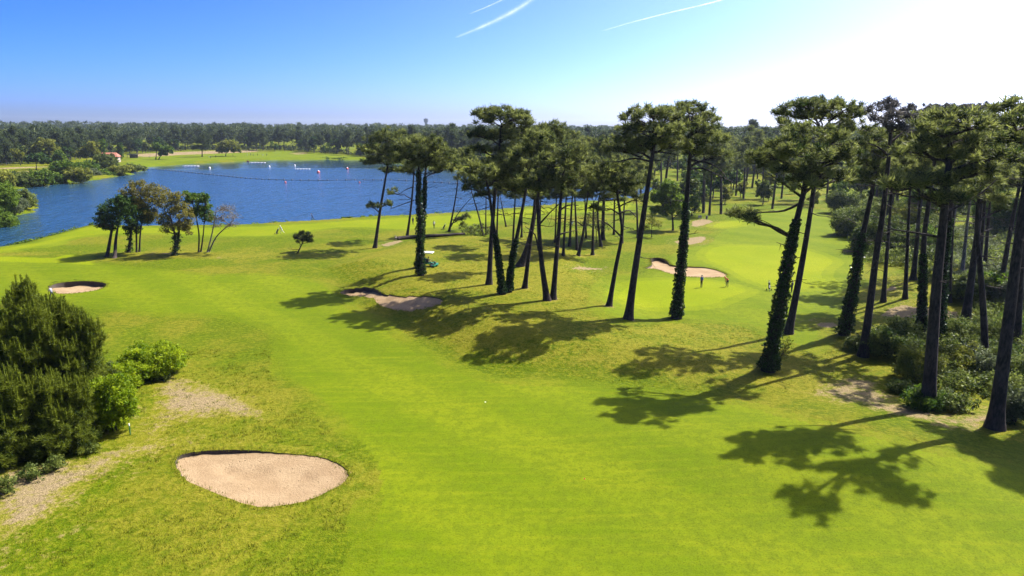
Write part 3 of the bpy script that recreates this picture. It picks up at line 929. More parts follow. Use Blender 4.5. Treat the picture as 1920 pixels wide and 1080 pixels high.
pine("thin pine near the fallen log seen between two ivy pines", (978, 445), [(979, 405), (981, 362)], .2, [(976, 344, 17, 10), (985, 355, 14, 8)])
pine("slender pine by the fallen log leaning left over the lake", (906, 442), [(899, 410), (889, 375), (880, 345)], .2, [(872, 332, 18, 11), (890, 340, 12, 8)])
pine("very thin straight pine beside the leaning one at the log", (911, 440), [(911, 400), (912, 360)], .18, [(914, 346, 15, 10)])
pine("thin pine behind the grove leaning left over the lakeside lawn", (949, 425), [(943, 395), (938, 368)], .18, [(940, 348, 16, 12)], dead=8)
pine("slanting pine with a small crown alone between grove and putting green", (1142, 573), [(1154, 505), (1166, 440), (1163, 402), (1158, 368), (1156, 340)], .30,
     [(1152, 318, 34, 17), (1182, 342, 22, 12), (1130, 340, 22, 11), (1160, 358, 26, 9), (1120, 392, 12, 5), (1200, 372, 14, 8)], limbs=[[(1162, 400), (1180, 395), (1195, 410)], [(1166, 445), (1140, 420), (1118, 412)]], dead=7)
pine("tall bare-trunked pine with a flat spreading top left of the ivy column", (1178, 598), [(1187, 532), (1197, 465), (1210, 380), (1222, 300), (1230, 245)], .44,
     [(1222, 212, 36, 11), (1190, 222, 22, 8), (1254, 222, 26, 13), (1186, 240, 26, 9), (1225, 244, 44, 12), (1176, 264, 32, 9), (1268, 246, 24, 12), (1230, 268, 40, 11), (1156, 282, 24, 7), (1195, 282, 30, 8), (1262, 274, 28, 11)],
     limbs=[[(1218, 302), (1190, 297), (1160, 303), (1135, 303)], [(1220, 285), (1245, 286), (1275, 292)]])
pine("tall pine wrapped in ivy like a column beside the putting green", (1268, 597), [(1275, 520), (1283, 440), (1290, 340), (1294, 290), (1298, 248)], .46,
     [(1296, 206, 32, 13), (1322, 222, 22, 14), (1280, 234, 28, 14), (1308, 244, 36, 14), (1338, 262, 26, 11), (1290, 268, 34, 13), (1352, 290, 16, 7), (1315, 286, 26, 9)], ivy=(0.03, 0.52, 0.24),
     limbs=[[(1291, 318), (1318, 316), (1345, 328), (1375, 342)], [(1292, 300), (1325, 305), (1350, 318), (1362, 335)]], dead=7)
pine("great leaning pine with thick ivy at the front right edge of the fairway", (1440, 695), [(1455, 612), (1468, 540), (1483, 460), (1498, 395), (1511, 345), (1520, 300)], .46,
     [(1500, 345, 30, 12), (1595, 290, 22, 16), (1518, 246, 44, 14), (1476, 272, 34, 14), (1562, 264, 32, 18), (1440, 296, 32, 12), (1508, 290, 46, 16), (1572, 302, 28, 18), (1478, 316, 40, 10), (1546, 330, 36, 14), (1424, 308, 18, 8), (1590, 330, 16, 14), (1384, 402, 22, 9), (1410, 412, 16, 8)],
     ivy=(0.02, 0.62, 0.34), limbs=[[(1502, 380), (1470, 395), (1430, 398), (1390, 402)], [(1504, 370), (1470, 345), (1440, 325)]], tint0=.10, dead=6)
pine("bare leaning pine close behind the great ivy pine, crown on the skyline", (1478, 625), [(1492, 555), (1506, 480), (1516, 420), (1524, 365), (1532, 290), (1540, 245)], .40,
     [(1480, 212, 26, 14), (1510, 198, 28, 10), (1546, 194, 30, 9), (1580, 204, 30, 12), (1606, 216, 24, 14), (1466, 234, 18, 12), (1530, 218, 40, 12), (1596, 240, 34, 14)], dead=8)
pine("leaning pine cloaked in dark ivy right of the far green", (1583, 628), [(1596, 560), (1609, 485), (1622, 420), (1638, 345), (1650, 285)], .42,
     [(1640, 256, 30, 16), (1618, 274, 26, 15), (1660, 285, 26, 14), (1625, 305, 24, 14), (1650, 325, 28, 14), (1610, 335, 20, 12)], ivy=(0.03, 0.55, 0.30), dead=9)
pine("bare pine with a grey half-dead crown rising from the shrubs", (1618, 668), [(1632, 565), (1642, 485), (1655, 400), (1665, 310), (1670, 250)], .40,
     [(1672, 206, 30, 16), (1694, 222, 22, 14), (1655, 226, 22, 14), (1685, 240, 24, 12)], mat='needle_grey', dens=.75, dead=14, nl=.45, limbs=[[(1664, 290), (1645, 275), (1625, 268)], [(1667, 270), (1690, 250), (1700, 240)]])
pine("straight pine with ivy flecks standing in the shrubs by the sandy clearing", (1727, 632), [(1730, 540), (1732, 455), (1740, 390), (1750, 325), (1754, 280)], .38,
     [(1722, 226, 30, 13), (1742, 232, 32, 14), (1706, 256, 26, 11), (1770, 246, 30, 13), (1735, 262, 34, 12), (1690, 275, 18, 8)], ivy=(0.05, 0.35, 0.08), dead=8)
pine("big dark pine in the foreground shrubs with wide reaching limbs", (1740, 765), [(1748, 645), (1757, 525), (1766, 440), (1775, 350), (1781, 285), (1783, 245)], .50,
     [(1778, 220, 40, 12), (1742, 244, 34, 12), (1822, 238, 38, 13), (1782, 262, 50, 14), (1722, 284, 34, 11), (1850, 266, 34, 12), (1800, 292, 46, 13), (1866, 292, 30, 11), (1692, 342, 36, 9), (1742, 340, 40, 11), (1830, 324, 40, 12), (1662, 348, 22, 7), (1770, 372, 36, 9)],
     limbs=[[(1770, 390), (1735, 372), (1700, 368), (1668, 360)], [(1768, 400), (1800, 385), (1840, 362), (1870, 335)], [(1765, 445), (1720, 437), (1660, 428)]], dead=8)
pine("pine black with ivy right behind the big dark foreground pine", (1757, 650), [(1765, 565), (1772, 475), (1782, 395), (1790, 330)], .42,
     [(1800, 302, 32, 15), (1772, 330, 26, 12), (1815, 335, 24, 11)], ivy=(0.02, 0.7, 0.2), dead=5)
pine("thick pine at the far end of the sandy clearing", (1810, 602), [(1821, 525), (1832, 440), (1838, 385), (1843, 320)], .46,
     [(1836, 222, 34, 13), (1866, 232, 30, 13), (1850, 300, 40, 17), (1880, 276, 32, 16), (1830, 285, 28, 14), (1810, 262, 34, 14), (1860, 250, 34, 14), (1880, 330, 34, 16)], dead=6)
pine("slightly bowed pine between the two nearest trunks on the right", (1847, 684), [(1845, 605), (1839, 515), (1832, 432), (1836, 372), (1846, 318)], .34,
     [(1830, 362, 40, 12), (1868, 372, 30, 9), (1800, 360, 26, 8), (1848, 340, 30, 12), (1880, 390, 18, 7)], dead=9)
pine("bare leaning pine nearest the camera at the right edge", (1865, 803), [(1878, 705), (1892, 595), (1906, 482), (1918, 390), (1930, 310), (1938, 250)], .50,
     [(1905, 206, 34, 13), (1890, 228, 26, 11), (1942, 212, 36, 14), (1965, 246, 40, 15), (1915, 262, 32, 12), (2005, 225, 46, 16), (2040, 255, 40, 14), (1990, 280, 34, 11)], dead=7)
pine("slim leaning pine among the shrubs behind the right-hand pines", (1872, 562), [(1884, 492), (1899, 410), (1913, 340), (1920, 295)], .34, [(1906, 312, 32, 18), (1935, 290, 34, 20), (1890, 340, 26, 12), (1925, 345, 26, 14), (1870, 300, 24, 14)])
pine("pale dead trunk without crown in the right-hand wood", (1803, 518), [(1809, 465), (1814, 415), (1819, 375), (1824, 330)], .27, [], pale=True, dead=7)
pine("pale broken dead trunk leaning right in the right-hand wood", (1777, 480), [(1786, 430), (1792, 395), (1800, 360)], .24, [], pale=True, dead=4)
pine("pine with a thin dark trunk at the left edge of the sandy clearing", (1712, 524), [(1719, 455), (1723, 400), (1727, 350)], .36, [(1720, 318, 36, 15), (1700, 302, 28, 13), (1745, 305, 30, 13), (1690, 330, 26, 12), (1735, 285, 30, 13), (1655, 320, 26, 12)], dead=7)
pine("grey dying pine with bare twigs on the skyline behind the big pine", (1775, 500), [(1778, 400), (1776, 300), (1772, 222)], .30,
     [(1735, 208, 26, 9), (1772, 204, 26, 8), (1810, 206, 28, 8), (1845, 204, 24, 8), (1790, 222, 40, 8)], mat='needle_grey', dens=.85, dead=16, nl=.4)
for i_, (bx, by, tx, ty, rr_, lab_) in enumerate((
    (931, 457, 935, 345, .2, "thin straight pine behind the tall layered pine of the grove"),
    (961, 470, 967, 350, .22, "slim pine between the two front ivy-footed pines and the stout one"),
    (1012, 452, 1014, 350, .2, "thin pine seen just left of the thick crossing pine, far back"),
    (1041, 455, 1044, 350, .2, "thin pine right behind the dark pine with bare side twigs"),
    (1056, 480, 1063, 345, .24, "middle-sized pine between the dark twiggy pine and the white golf bag"),
    (1099, 446, 1096, 350, .2, "thin pine at the back between the bent-footed pine and the short straight pine"),
    (1151, 440, 1153, 335, .22, "thin pine behind the slanting pine at the grove's right end"),
    (1166, 456, 1173, 345, .24, "pine leaning slightly right just left of the tall bare-trunked pine"),
    (1196, 446, 1192, 330, .24, "dark pine at the back seen right beside the tall bare-trunked pine"))):
    pine(lab_, (bx, by), [(bx * .6 + tx * .4, by * .6 + ty * .4), (bx * .2 + tx * .8, by * .2 + ty * .8), (tx, ty)], rr_,
         [(tx + 4, ty - 18, 26, 14), (tx - 14, ty - 4, 20, 11), (tx + 16, ty + 6, 20, 11), (tx, ty + 18, 16, 8)], dead=6, tint0=.06)
for i_, (bx, by, tx, ty, rr_, lab_) in enumerate((
    (1656, 566, 1674, 330, .28, "slim pine left of the sandy clearing behind the grey-crowned pine"),
    (1697, 560, 1708, 315, .26, "slim pine at the back edge of the sandy clearing"),
    (1778, 566, 1792, 310, .30, "straight pine behind the clearing between the big pine and the thick pine"),
    (1832, 556, 1853, 300, .28, "leaning pine just right of the thick pine at the clearing"),
    (1906, 655, 1927, 300, .36, "pine at the right edge half hidden by the green bush"),
    (1846, 505, 1860, 330, .28, "dark pine in front of the pale bracken slope"),
    (1765, 520, 1770, 320, .26, "thin pine deep in the wood behind the big dark pine"))):
    pine(lab_, (bx, by), [(bx * .6 + tx * .4, by * .6 + ty * .4), (bx * .2 + tx * .8, by * .2 + ty * .8), (tx, ty)], rr_,
         [(tx + 4, ty - 22, 36, 15), (tx - 18, ty - 2, 26, 12), (tx + 22, ty + 8, 26, 12), (tx, ty + 24, 20, 9)], dead=9, tint0=.04)
# pines out of the picture to the right whose shade falls across the fairway
for (x, y, hh) in ((45.5, 47.0, 19), (50.5, 41.0, 18), (44.9, 51.0, 18.5), (49.0, 51.0, 19)):
    TREE_N += 1
    rng = np.random.default_rng(TREE_N)
    z = ground(x, y)
    t = thing("pine_tree", "tall pine outside the right edge shading the fairway", "tree", (x, y, z), 0, "pines beyond the right edge")
    mb = MB(); fz = np.array([(0, 0, -.3), (.3, .1, hh * .4), (.6, -.1, hh * .8), (.5, 0, hh)]); mb.tube(spline(fz, 3, False), np.linspace(.5, .18, 10), 8); mb.obj('trunk', M['bark'], t, True)
    mb = MB()
    for k in range(11):
        a = rng.uniform(0, 6.28); q = rng.uniform(0, 3.6)
        needles(mb, lobe_points((math.cos(a) * q, math.sin(a) * q, hh - .6 - q * .35 + rng.uniform(-1.2, .8)), 1.9, 1.8, .9, 40, rng, -.5, .35), 50, .52, .075, rng, .5)
    mb.obj('crown', M['needle'], t)

# ------------------------------------------------------------------ small trees left of the grove and on the lawn
broadleaf("dark leafy oak leftmost in the lakeside cluster, leaning double trunk", (200, 481), [[(200, 481), (207, 445), (212, 415)], [(215, 484), (217, 450), (222, 420)]],
          [(198, 402, 20, 20), (222, 385, 24, 18), (190, 418, 13, 13), (228, 408, 22, 20), (208, 425, 16, 10)], 'leaf_dark', .34, group="lakeside cluster of small trees")
broadleaf("dense dark oak in the middle of the lakeside cluster", (241, 473), [[(241, 473), (245, 440), (250, 405)]],
          [(250, 392, 26, 26), (246, 425, 18, 18), (268, 405, 20, 24), (236, 380, 16, 14)], 'leaf_dark', .3, ivy=.8, group="lakeside cluster of small trees")
broadleaf("golden spring tree behind the dark oaks of the lakeside cluster", (258, 473), [[(256, 473), (256, 430), (262, 390), (264, 365)], [(261, 472), (264, 430), (274, 390)]],
          [(262, 350, 26, 13), (240, 362, 20, 8), (290, 362, 26, 16), (272, 378, 28, 18), (225, 370, 10, 5), (300, 380, 16, 14), (285, 405, 22, 16)], 'leaf_gold', .17, n_per=22, dens=.85, group="lakeside cluster of small trees")
broadleaf("golden tree with an ivy-clad forked trunk in the lakeside cluster", (327, 479), [[(327, 479), (329, 450), (324, 425), (318, 400)], [(330, 470), (336, 430), (335, 400)]],
          [(324, 370, 20, 14), (332, 392, 26, 16), (312, 415, 16, 16), (350, 410, 18, 16), (335, 425, 20, 12), (306, 432, 9, 8), (352, 432, 10, 9)], 'leaf_gold', .25, n_per=24, ivy=.5, group="lakeside cluster of small trees")
broadleaf("fresh green tree on two slim stems right in the lakeside cluster", (373, 473), [[(372, 473), (373, 440), (368, 410), (362, 385)], [(376, 472), (381, 440), (384, 400)]],
          [(362, 372, 18, 12), (380, 382, 14, 16), (372, 398, 18, 12), (390, 408, 13, 12), (350, 364, 8, 6), (386, 368, 8, 6)], 'leaf_mid', .16, size=.3, group="lakeside cluster of small trees", tint0=-.15)
broadleaf("nearly bare pale tree rightmost in the lakeside cluster", (389, 473), [[(388, 473), (396, 445), (402, 415), (405, 395)], [(391, 472), (405, 445), (425, 425), (440, 410)]],
          [(420, 392, 24, 10), (438, 408, 16, 14), (412, 408, 20, 12), (432, 424, 18, 8), (405, 422, 12, 8)], 'leaf_tan', .15, size=.16, n_per=9, dens=.9, twigs=34, barkm='bark_pale', group="lakeside cluster of small trees")
pine("small leaning pine alone on the lawn with a round dark crown", (558, 475), [(561, 468), (566, 458), (569, 448)], .14, [(568, 444, 13, 9), (561, 450, 8, 6), (577, 448, 8, 8), (583, 452, 4, 4)], dead=1, nl=.4, group="small pines on the lawn", tint0=-.2, dens=1.3)
broadleaf("bright leafy tree in the gap between the flat-topped pine and ivy column", (1262, 432), [[(1262, 432), (1261, 410), (1258, 385)]],
          [(1255, 352, 18, 16), (1236, 370, 18, 18), (1262, 378, 22, 22), (1232, 395, 14, 10), (1280, 395, 14, 12), (1250, 395, 20, 12)], 'leaf_mid', .25, size=.34, tint0=.32)
broadleaf("smaller bright leafy tree half hidden by the ivy column", (1297, 404), [[(1297, 404), (1298, 385)]], [(1300, 378, 12, 14), (1288, 386, 10, 12), (1306, 390, 8, 9)], 'leaf_mid', .2, size=.34, tint0=.1)
broadleaf("thin pale-leaved sapling at the back of the slope by the slanting pine", (1222, 445), [[(1222, 445), (1222, 420)]], [(1222, 415, 12, 10), (1232, 420, 10, 8), (1212, 425, 8, 6)], 'leaf_yellow', .1, size=.25, n_per=16)
broadleaf("small green sapling at the foot of the great ivy pine", (1460, 690), [[(1460, 690), (1464, 670)]], [(1468, 660, 15, 12), (1476, 645, 11, 9), (1458, 672, 10, 8)], 'leaf_yellow', .06, size=.18, n_per=18)
broadleaf("young brown-twigged pine bush at the back of the grove", (1118, 455), [[(1118, 455), (1118, 430)]], [(1108, 408, 20, 14), (1128, 425, 16, 12), (1095, 420, 12, 8)], 'leaf_tan', .1, size=.2, n_per=12, twigs=20)

# fallen log
b0, b1 = P(746, 450), P(872, 441)
lg = thing("fallen_log", "long fallen pine trunk lying on the dry grass behind the twin trunks", "log", b0)
mb = MB(); pts = np.linspace(b0, b1, 8) - b0; pts[:, 2] = [ground(*(b0 + p)[:2]) - b0[2] + .32 for p in pts]
mb.tube(pts, np.linspace(.42, .22, 8), 9); mb.obj('trunk', M['bark'], lg, True)
mb = MB(); rng = np.random.default_rng(5)
for k in range(9):
    mb.tube(curve((0, 0, .35), (rng.uniform(-1.0, -.2), rng.uniform(-.7, .7), rng.uniform(.0, 1.1)), .05, rng, 3), [.12, .07, .02], 4, False)
mb.obj('roots', M['bark_pale'], lg)
mb = MB()
C = np.array([P(x, y) - b0 + np.array([0, 0, rng.uniform(.2, 1.3)]) for x, y in [(868, 436), (880, 440), (892, 443), (905, 442), (918, 444), (900, 438), (885, 436)] for _ in range(7)])
C += rng.normal(size=C.shape) * .5
needles(mb, C, 40, .5, .08, rng); mb.obj('needles', M['needle'], lg)

# ------------------------------------------------------------------ foreground bushes at the left
def young_pine(label, px, loc, hgt, leaders, seed, wid):
    rng = np.random.default_rng(seed)
    b = np.array(loc)
    root = thing("young_pine", label, "tree", b, 0, "young pines in the left foreground")
    st = MB(); cr = MB(); ca = cr
    for (lx, ly, lh, lw) in leaders:
        p = curve((lx * .4, ly * .4, -.3), (lx, ly, lh), 0.0, rng, 7, .02)
        st.tube(p, np.linspace(.16, .03, 7), 6, False)
        z = 0.3
        while z < lh:
            f = z / lh
            c0 = p[0] + (p[-1] - p[0]) * f
            R = lw * (1 - f) ** 0.62 * (0.75 + .25 * math.sin(f * 9)) + .25
            nb = int(8 + R * 5)
            for k in range(nb):
                a = rng.uniform(0, 6.28); L = R * rng.uniform(.55, 1.1)
                e = c0 + np.array([math.cos(a) * L, math.sin(a) * L, L * rng.uniform(.15, .65)])
                cv = curve(c0, e, -.05, rng, 4)
                st.tube(cv, [.04, .03, .02, .012], 3, False)
                m = max(3, int(L * 4.5))
                C = np.array([cv[0] + (cv[-1] - cv[0]) * t for t in rng.uniform(.35, 1.0, m)]) + rng.normal(size=(m, 3)) * .14
                needles(cr, C, 46, .30, .030, rng, .22 + .45 * f, -.10 + .30 * f + (.16 if L > R * .85 else 0), .22)
                if rng.random() < (.95 if f > .55 else .12):          # upright candle at the branch end
                    h = rng.uniform(.45, .95) * (.6 + .6 * f)
                    tip = e + np.array([rng.normal(0, .05), rng.normal(0, .05), h])
                    ca.tube(np.array([e, (e + tip) / 2, tip]), [.045, .042, .016], 5)
                    ca.T[-2 if False else -1][:] = rng.uniform(.8, 1)
                    needles(cr, e + (tip - e) * rng.uniform(.0, .8, (5, 1)), 16, .17, .026, rng, 1.1, .15, .1)
            z += rng.uniform(.34, .55)
        ca.tube(np.array([p[-1], p[-1] + (0, 0, .5), p[-1] + (.02, 0, 1.0)]), [.05, .045, .015], 5)
        ca.T[-1][:] = .8
    st.obj('branches', M['bark'], root)
    cr.obj('crown', M['needle_young'], root)
    return root
q = flat(60, 780)
young_pine("dense young pine with upright candles filling the left edge", None, (q[0] + 0.3, q[1], ground(q[0], q[1])), 9,
           [(0.4, 0.3, 10.4, 3.4), (-2.4, -.4, 9.0, 3.2), (2.0, -1.0, 9.0, 3.0), (-.6, -1.8, 7.8, 3.4), (-4.6, .2, 8.8, 3.0), (1.2, -2.2, 6.6, 3.2)], 11, 3)
q = flat(160, 775)
young_pine("smaller young pine with tan candles right of the tallest one", None, (q[0], q[1], ground(q[0], q[1])), 7,
           [(-2.0, .9, 8.8, 3.0), (0.0, 0.4, 8.0, 2.6), (1.2, -.2, 7.4, 2.4), (-1.4, -.8, 7.0, 2.8), (.4, -1.5, 5.8, 2.4)], 12, 3)
shrub("rounded bright green bush on the far side of the left thicket", (287, 704), 3.0, 3.3, 'leaf_bright', "leafy_bush", "bright bushes of the left thicket", .16, 46, 1.6, cat="bush", lob=10, pr=.36)
shrub("low bright green bush between young pine and round bush", (222, 735), 2.2, 3.0, 'leaf_bright', "leafy_bush", "bright bushes of the left thicket", .16, 46, 1.6, .05, cat="bush", lob=9, pr=.36)
shrub("tall bright green bush above the white-topped marker post", (215, 805), 1.9, 4.6, 'leaf_bright', "leafy_bush", "bright bushes of the left thicket", .16, 46, 1.6, -.05, cat="bush", lob=11, pr=.36)
for (px_, py_, hh, ww, sd_, lb_) in ((35, 850, 5.6, 2.9, 13, "low dark young pine in front at the left edge above the bare sand"), (118, 838, 5.2, 2.5, 14, "low young pine in front, next to the tall bright bush")):
    q = flat(px_, py_)
    young_pine(lb_, None, (q[0], q[1], ground(q[0], q[1])), hh, [(0, 0, hh, ww), (1.2, .5, hh * .85, ww * .9), (-1.3, .3, hh * .9, ww * .9), (.3, -.8, hh * .62, ww * .9)], sd_, ww)
for (x, y, a, h, lab) in ((10, 925, .9, 1.3, "small leafy shrub at the left edge by the bare sandy ground"), (62, 897, .9, .9, "low twiggy shrub along the thicket's foot"), (105, 880, .8, 1.0, "low shrub in front of the dark bush"), (170, 848, .8, .8, "little shrub just left of the marker post"), (215, 690, .9, .7, "low grey shrub left of the round bright bush"), (308, 712, .9, .6, "low shrub right under the round bright bush")):
    shrub(lab, (x, y), a, h, 'leaf_shrub', "low_shrub", "low shrubs along the left thicket", .12, 30, 1.6, .05, lob=6, pr=.25)

# ------------------------------------------------------------------ undergrowth of the right-hand wood
GS = "shrubs under the right-hand pines"
for (x, y, a, h, mt, t0, lab) in (
    (1665, 668, 2.6, 2.8, 'leaf_shrub', -.25, "dark dense shrub between two bare trunks left of the yellow bush"),
    (1605, 655, 1.2, 1.3, 'leaf_shrub', .1, "small shrub at the foot of the dark ivy pine"),
    (1717, 712, 1.9, 2.9, 'leaf_yellow', 0, "yellow-green rounded shrub left of the big foreground trunk"),
    (1732, 765, 1.5, 1.6, 'leaf_mid', -.15, "dark leafy bush around the foot of the big foreground pine"),
    (1780, 765, 1.5, 1.3, 'leaf_shrub', -.1, "low wide shrub right of the big foreground trunk"),
    (1690, 735, 1.1, 1.0, 'leaf_shrub', -.2, "low dark shrub casting shade on the bare ground"),
    (1790, 700, 2.3, 2.6, 'leaf_yellow', -.05, "yellowish shrub just right of the big foreground trunk"),
    (1838, 705, 2.2, 2.6, 'leaf_sage', .05, "grey-green shrub at the foot of the bowed pine"),
    (1892, 712, 2.6, 2.4, 'leaf_shrub', 0, "broad shrub right of the nearest leaning trunk"),
    (1900, 790, 1.4, 2.6, 'leaf_sage', -.1, "spindly grey shrub beside the nearest leaning trunk"),
    (1695, 640, 1.8, 2.2, 'leaf_shrub', -.1, "shrub in front of the sandy clearing"),
    (1790, 640, 2.0, 2.2, 'leaf_shrub', .05, "shrub at the near end of the sandy clearing"),
    (1860, 640, 2.4, 2.6, 'leaf_shrub', .1, "leafy shrub behind the bowed pine"),
    (1910, 640, 2.4, 3.0, 'leaf_mid', .0, "green bush at the right edge beside the leaning pine"),
    (1800, 560, 3.0, 3.0, 'leaf_shrub', .1, "rounded shrub behind the sandy clearing"),
    (1850, 560, 2.8, 3.2, 'leaf_mid', .0, "green shrub right of the thick pine at the clearing"),
    (1905, 575, 3.0, 3.4, 'leaf_sage', .0, "tall shrub at the right edge above the clearing"),
    (1640, 470, 4.2, 5.6, 'leaf_shrub', -.25, "big dark round bush at the right edge of the far green"),
    (1590, 440, 3.4, 4.6, 'leaf_shrub', -.1, "bushy olive shrub behind the far green's right end"),
    (1690, 480, 3.6, 4.2, 'leaf_shrub', -.2, "dark bush behind the thin dark trunk of the clearing"),
    (1740, 470, 3.6, 4.0, 'leaf_mid', .0, "green bush seen between the big pine and the ivy pine"),
    (1905, 440, 4.4, 7.5, 'leaf_mid', -.3, "large dark bush at the upper right behind the bracken"),
    (1860, 430, 4.2, 6.0, 'leaf_mid', -.1, "rounded dark bush above the pale bracken"),
    (1680, 430, 4.0, 5.0, 'leaf_yellow', -.05, "yellow-green bush far behind the grey-crowned pine"),
    (1580, 400, 3.6, 5.0, 'leaf_shrub', -.2, "dark bush at the top right corner of the fairway by the far green"),
    (1730, 400, 4.5, 6.0, 'leaf_mid', .1, "light green bush deep in the right-hand wood"),
    (1800, 400, 4.5, 6.0, 'leaf_mid', .05, "green bush behind the pale dead trunks"),
):
    f = 1.0 if y > 500 else .55
    a *= 1.12; h *= 1.18
    shrub(lab, (x, y), a, h, mt, "shrub", GS, .17 if y > 600 else .26, 34, 1.25 * f, t0, lob=9, pr=.4 if y > 500 else .7)
mb = MB(); rng = np.random.default_rng(78)
for k in range(330):
    x = rng.uniform(1780, 2050); y = rng.uniform(432, 560)
    p = P(x, y); hh = rng.uniform(.6, 1.5)
    C = lobe_points(p + np.array([0, 0, hh * .35]), 1.5, 1.5, hh * .7, 14, rng, .0, .5)
    leaves(mb, C, 14, .5, .26, rng, rng.normal(.15, .18))
tag(mb.obj("bracken", M['leaf_sage']), "pale green bracken on the slope behind the right-hand pines", "bracken", kind="stuff")
mb = MB(); rng = np.random.default_rng(77)
for k in range(950):
    x = rng.uniform(1630, 2150); y = rng.uniform(395, 745)
    if x < 1660 + (y < 560) * 40 and y > 480: continue
    if 1630 < x < 1830 and 525 < y < 612: continue
    if y > 660 and x < 1760: continue
    p = P(x, y); hh = rng.uniform(.5, 2.0) * (1 if y > 540 else 1.35)
    C = lobe_points(p + np.array([0, 0, hh * .3]), 1.3, 1.3, hh * .8, 13, rng, -.1, .4)
    leaves(mb, C, 16 if y > 520 else 11, .5, .20 if y > 560 else .30, rng, rng.normal(.08, .2))
for k in range(300):
    x = rng.uniform(1545, 1760); y = rng.uniform(372, 500)
    if x < 1560 + max(0, y - 400) * .75: continue
    p = P(x, y); hh = rng.uniform(1.2, 3.6)
    C = lobe_points(p + np.array([0, 0, hh * .3]), 1.9, 1.9, hh * .75, 14, rng, -.1, .4)
    leaves(mb, C, 14, .7, .32, rng, rng.normal(.05, .2))
tag(mb.obj("undergrowth", M['leaf_shrub']), "tangled low undergrowth and bracken covering the floor of the right-hand wood", "undergrowth", kind="stuff")
# ------------------------------------------------------------------ trees farther off: a few kinds, copied
def proto_pine(seed, H, cw, nl, nw, puffs, mat='needle_far', low=0.45, npf=26, bk='bark_far'):
    rng = np.random.default_rng(seed)
    root = thing("pine_tree", "pine", "tree", (0, 0, 0))
    tr = MB(); lean = rng.normal(0, .04 * H, 2)
    f = spline(np.array([(0, 0, -.6), (lean[0] * .3, lean[1] * .3, H * .35), (lean[0] * .7, lean[1] * .7, H * .7), (lean[0], lean[1], H * .95)]), 3, False)
    tr.tube(f, np.linspace(.02 * H, .007 * H, len(f)), 7)
    for k in range(9):
        z = rng.uniform(low, .92) * H; a = rng.uniform(0, 6.28)
        i = int(np.argmin(abs(f[:, 2] - z)))
        L = cw * rng.uniform(.5, .95)
        tr.tube(curve(f[i], f[i] + np.array([math.cos(a) * L, math.sin(a) * L, L * .35]), .05, rng, 4), [.09, .07, .05, .02], 4, False)
    tr.obj('trunk', M[bk], root, True)
    cr = MB()
    nlb = 9
    for k in range(nlb):
        t = k / (nlb - 1)
        z = H * (low + (1 - low) * (.12 + .82 * t))
        wr = cw * (0.75 + .45 * math.sin(PI * min(1, t * .9 + .12))) * (1.0 if t < .8 else .7)
        a = rng.uniform(0, 6.28); q = wr * rng.uniform(.25, .6)
        C = lobe_points((lean[0] * .8 + math.cos(a) * q, lean[1] * .8 + math.sin(a) * q, z), wr * .6, wr * .6, H * .075, puffs // nlb, rng, -.5, .35)
        needles(cr, C, npf, nl, nw, rng, .45, rng.normal(0, .08), .32)
    cr.obj('crown', M[mat], root)
    return root

def proto_leafy(seed, H, cw, size, mat, puffs, npf=22):
    rng = np.random.default_rng(seed)
    root = thing("broadleaf_tree", "tree", "tree", (0, 0, 0))
    tr = MB()
    tr.tube(np.array([(0, 0, -.5), (.1, 0, H * .25), (-.1, .1, H * .55)]), [.024 * H, .018 * H, .01 * H], 7)
    for k in range(6):
        a = k * 1.05; L = cw * .6
        tr.tube(curve((0, 0, H * .25), (math.cos(a) * L, math.sin(a) * L, H * .6), .06, rng, 4), [.1, .08, .05, .02], 4, False)
    tr.obj('trunk', M['bark_far'], root, True)
    cr = MB()
    for k in range(11):
        a = rng.uniform(0, 6.28); q = cw * rng.uniform(.1, .62); z = H * rng.uniform(.32, .82)
        q *= 1.25 - .7 * abs(z / H - .55) * 2
        C = lobe_points((math.cos(a) * q, math.sin(a) * q, z), cw * .42, cw * .42, H * .15, puffs // 11, rng, -.8, .4)
        leaves(cr, C, npf, .75, size, rng, rng.normal(0, .12))
    cr.obj('crown', M[mat], root)
    return root

mid_pines = [proto_pine(100 + k, 19 + k % 3 * 1.5, 3.6 + .3 * (k % 2), .62, .10, 190, 'needle', .50 + .06 * (k % 3), 34) for k in range(4)]
far_pines = [proto_pine(200 + k, 16 + k % 3, 4.4, 1.0, .24, 190, 'needle_far', .24 + .08 * (k % 3), 24) for k in range(5)]
leaf_far = [proto_leafy(300, 12, 5.0, .8, 'leaf_mid', 120), proto_leafy(301, 10, 4.2, .7, 'leaf_yellow', 110), proto_leafy(302, 13, 4.6, .8, 'leaf_shrub', 130), proto_leafy(303, 14, 5.0, .8, 'leaf_dark', 130)]
used = set()
def plant(protos, k, x, y, rz, sc, label, group):
    p = protos[k % len(protos)]
    loc = (x, y, ground(x, y) - .05)
    if p.name not in used:
        used.add(p.name)
        p.location = loc; p.rotation_euler = (0, 0, rz); p.scale = (sc, sc, sc) if not hasattr(sc, '__len__') else sc
        p["label"] = label; p["group"] = group
        return p
    return dup(p, loc, rz, sc, label, group)

rg = np.random.default_rng(42)
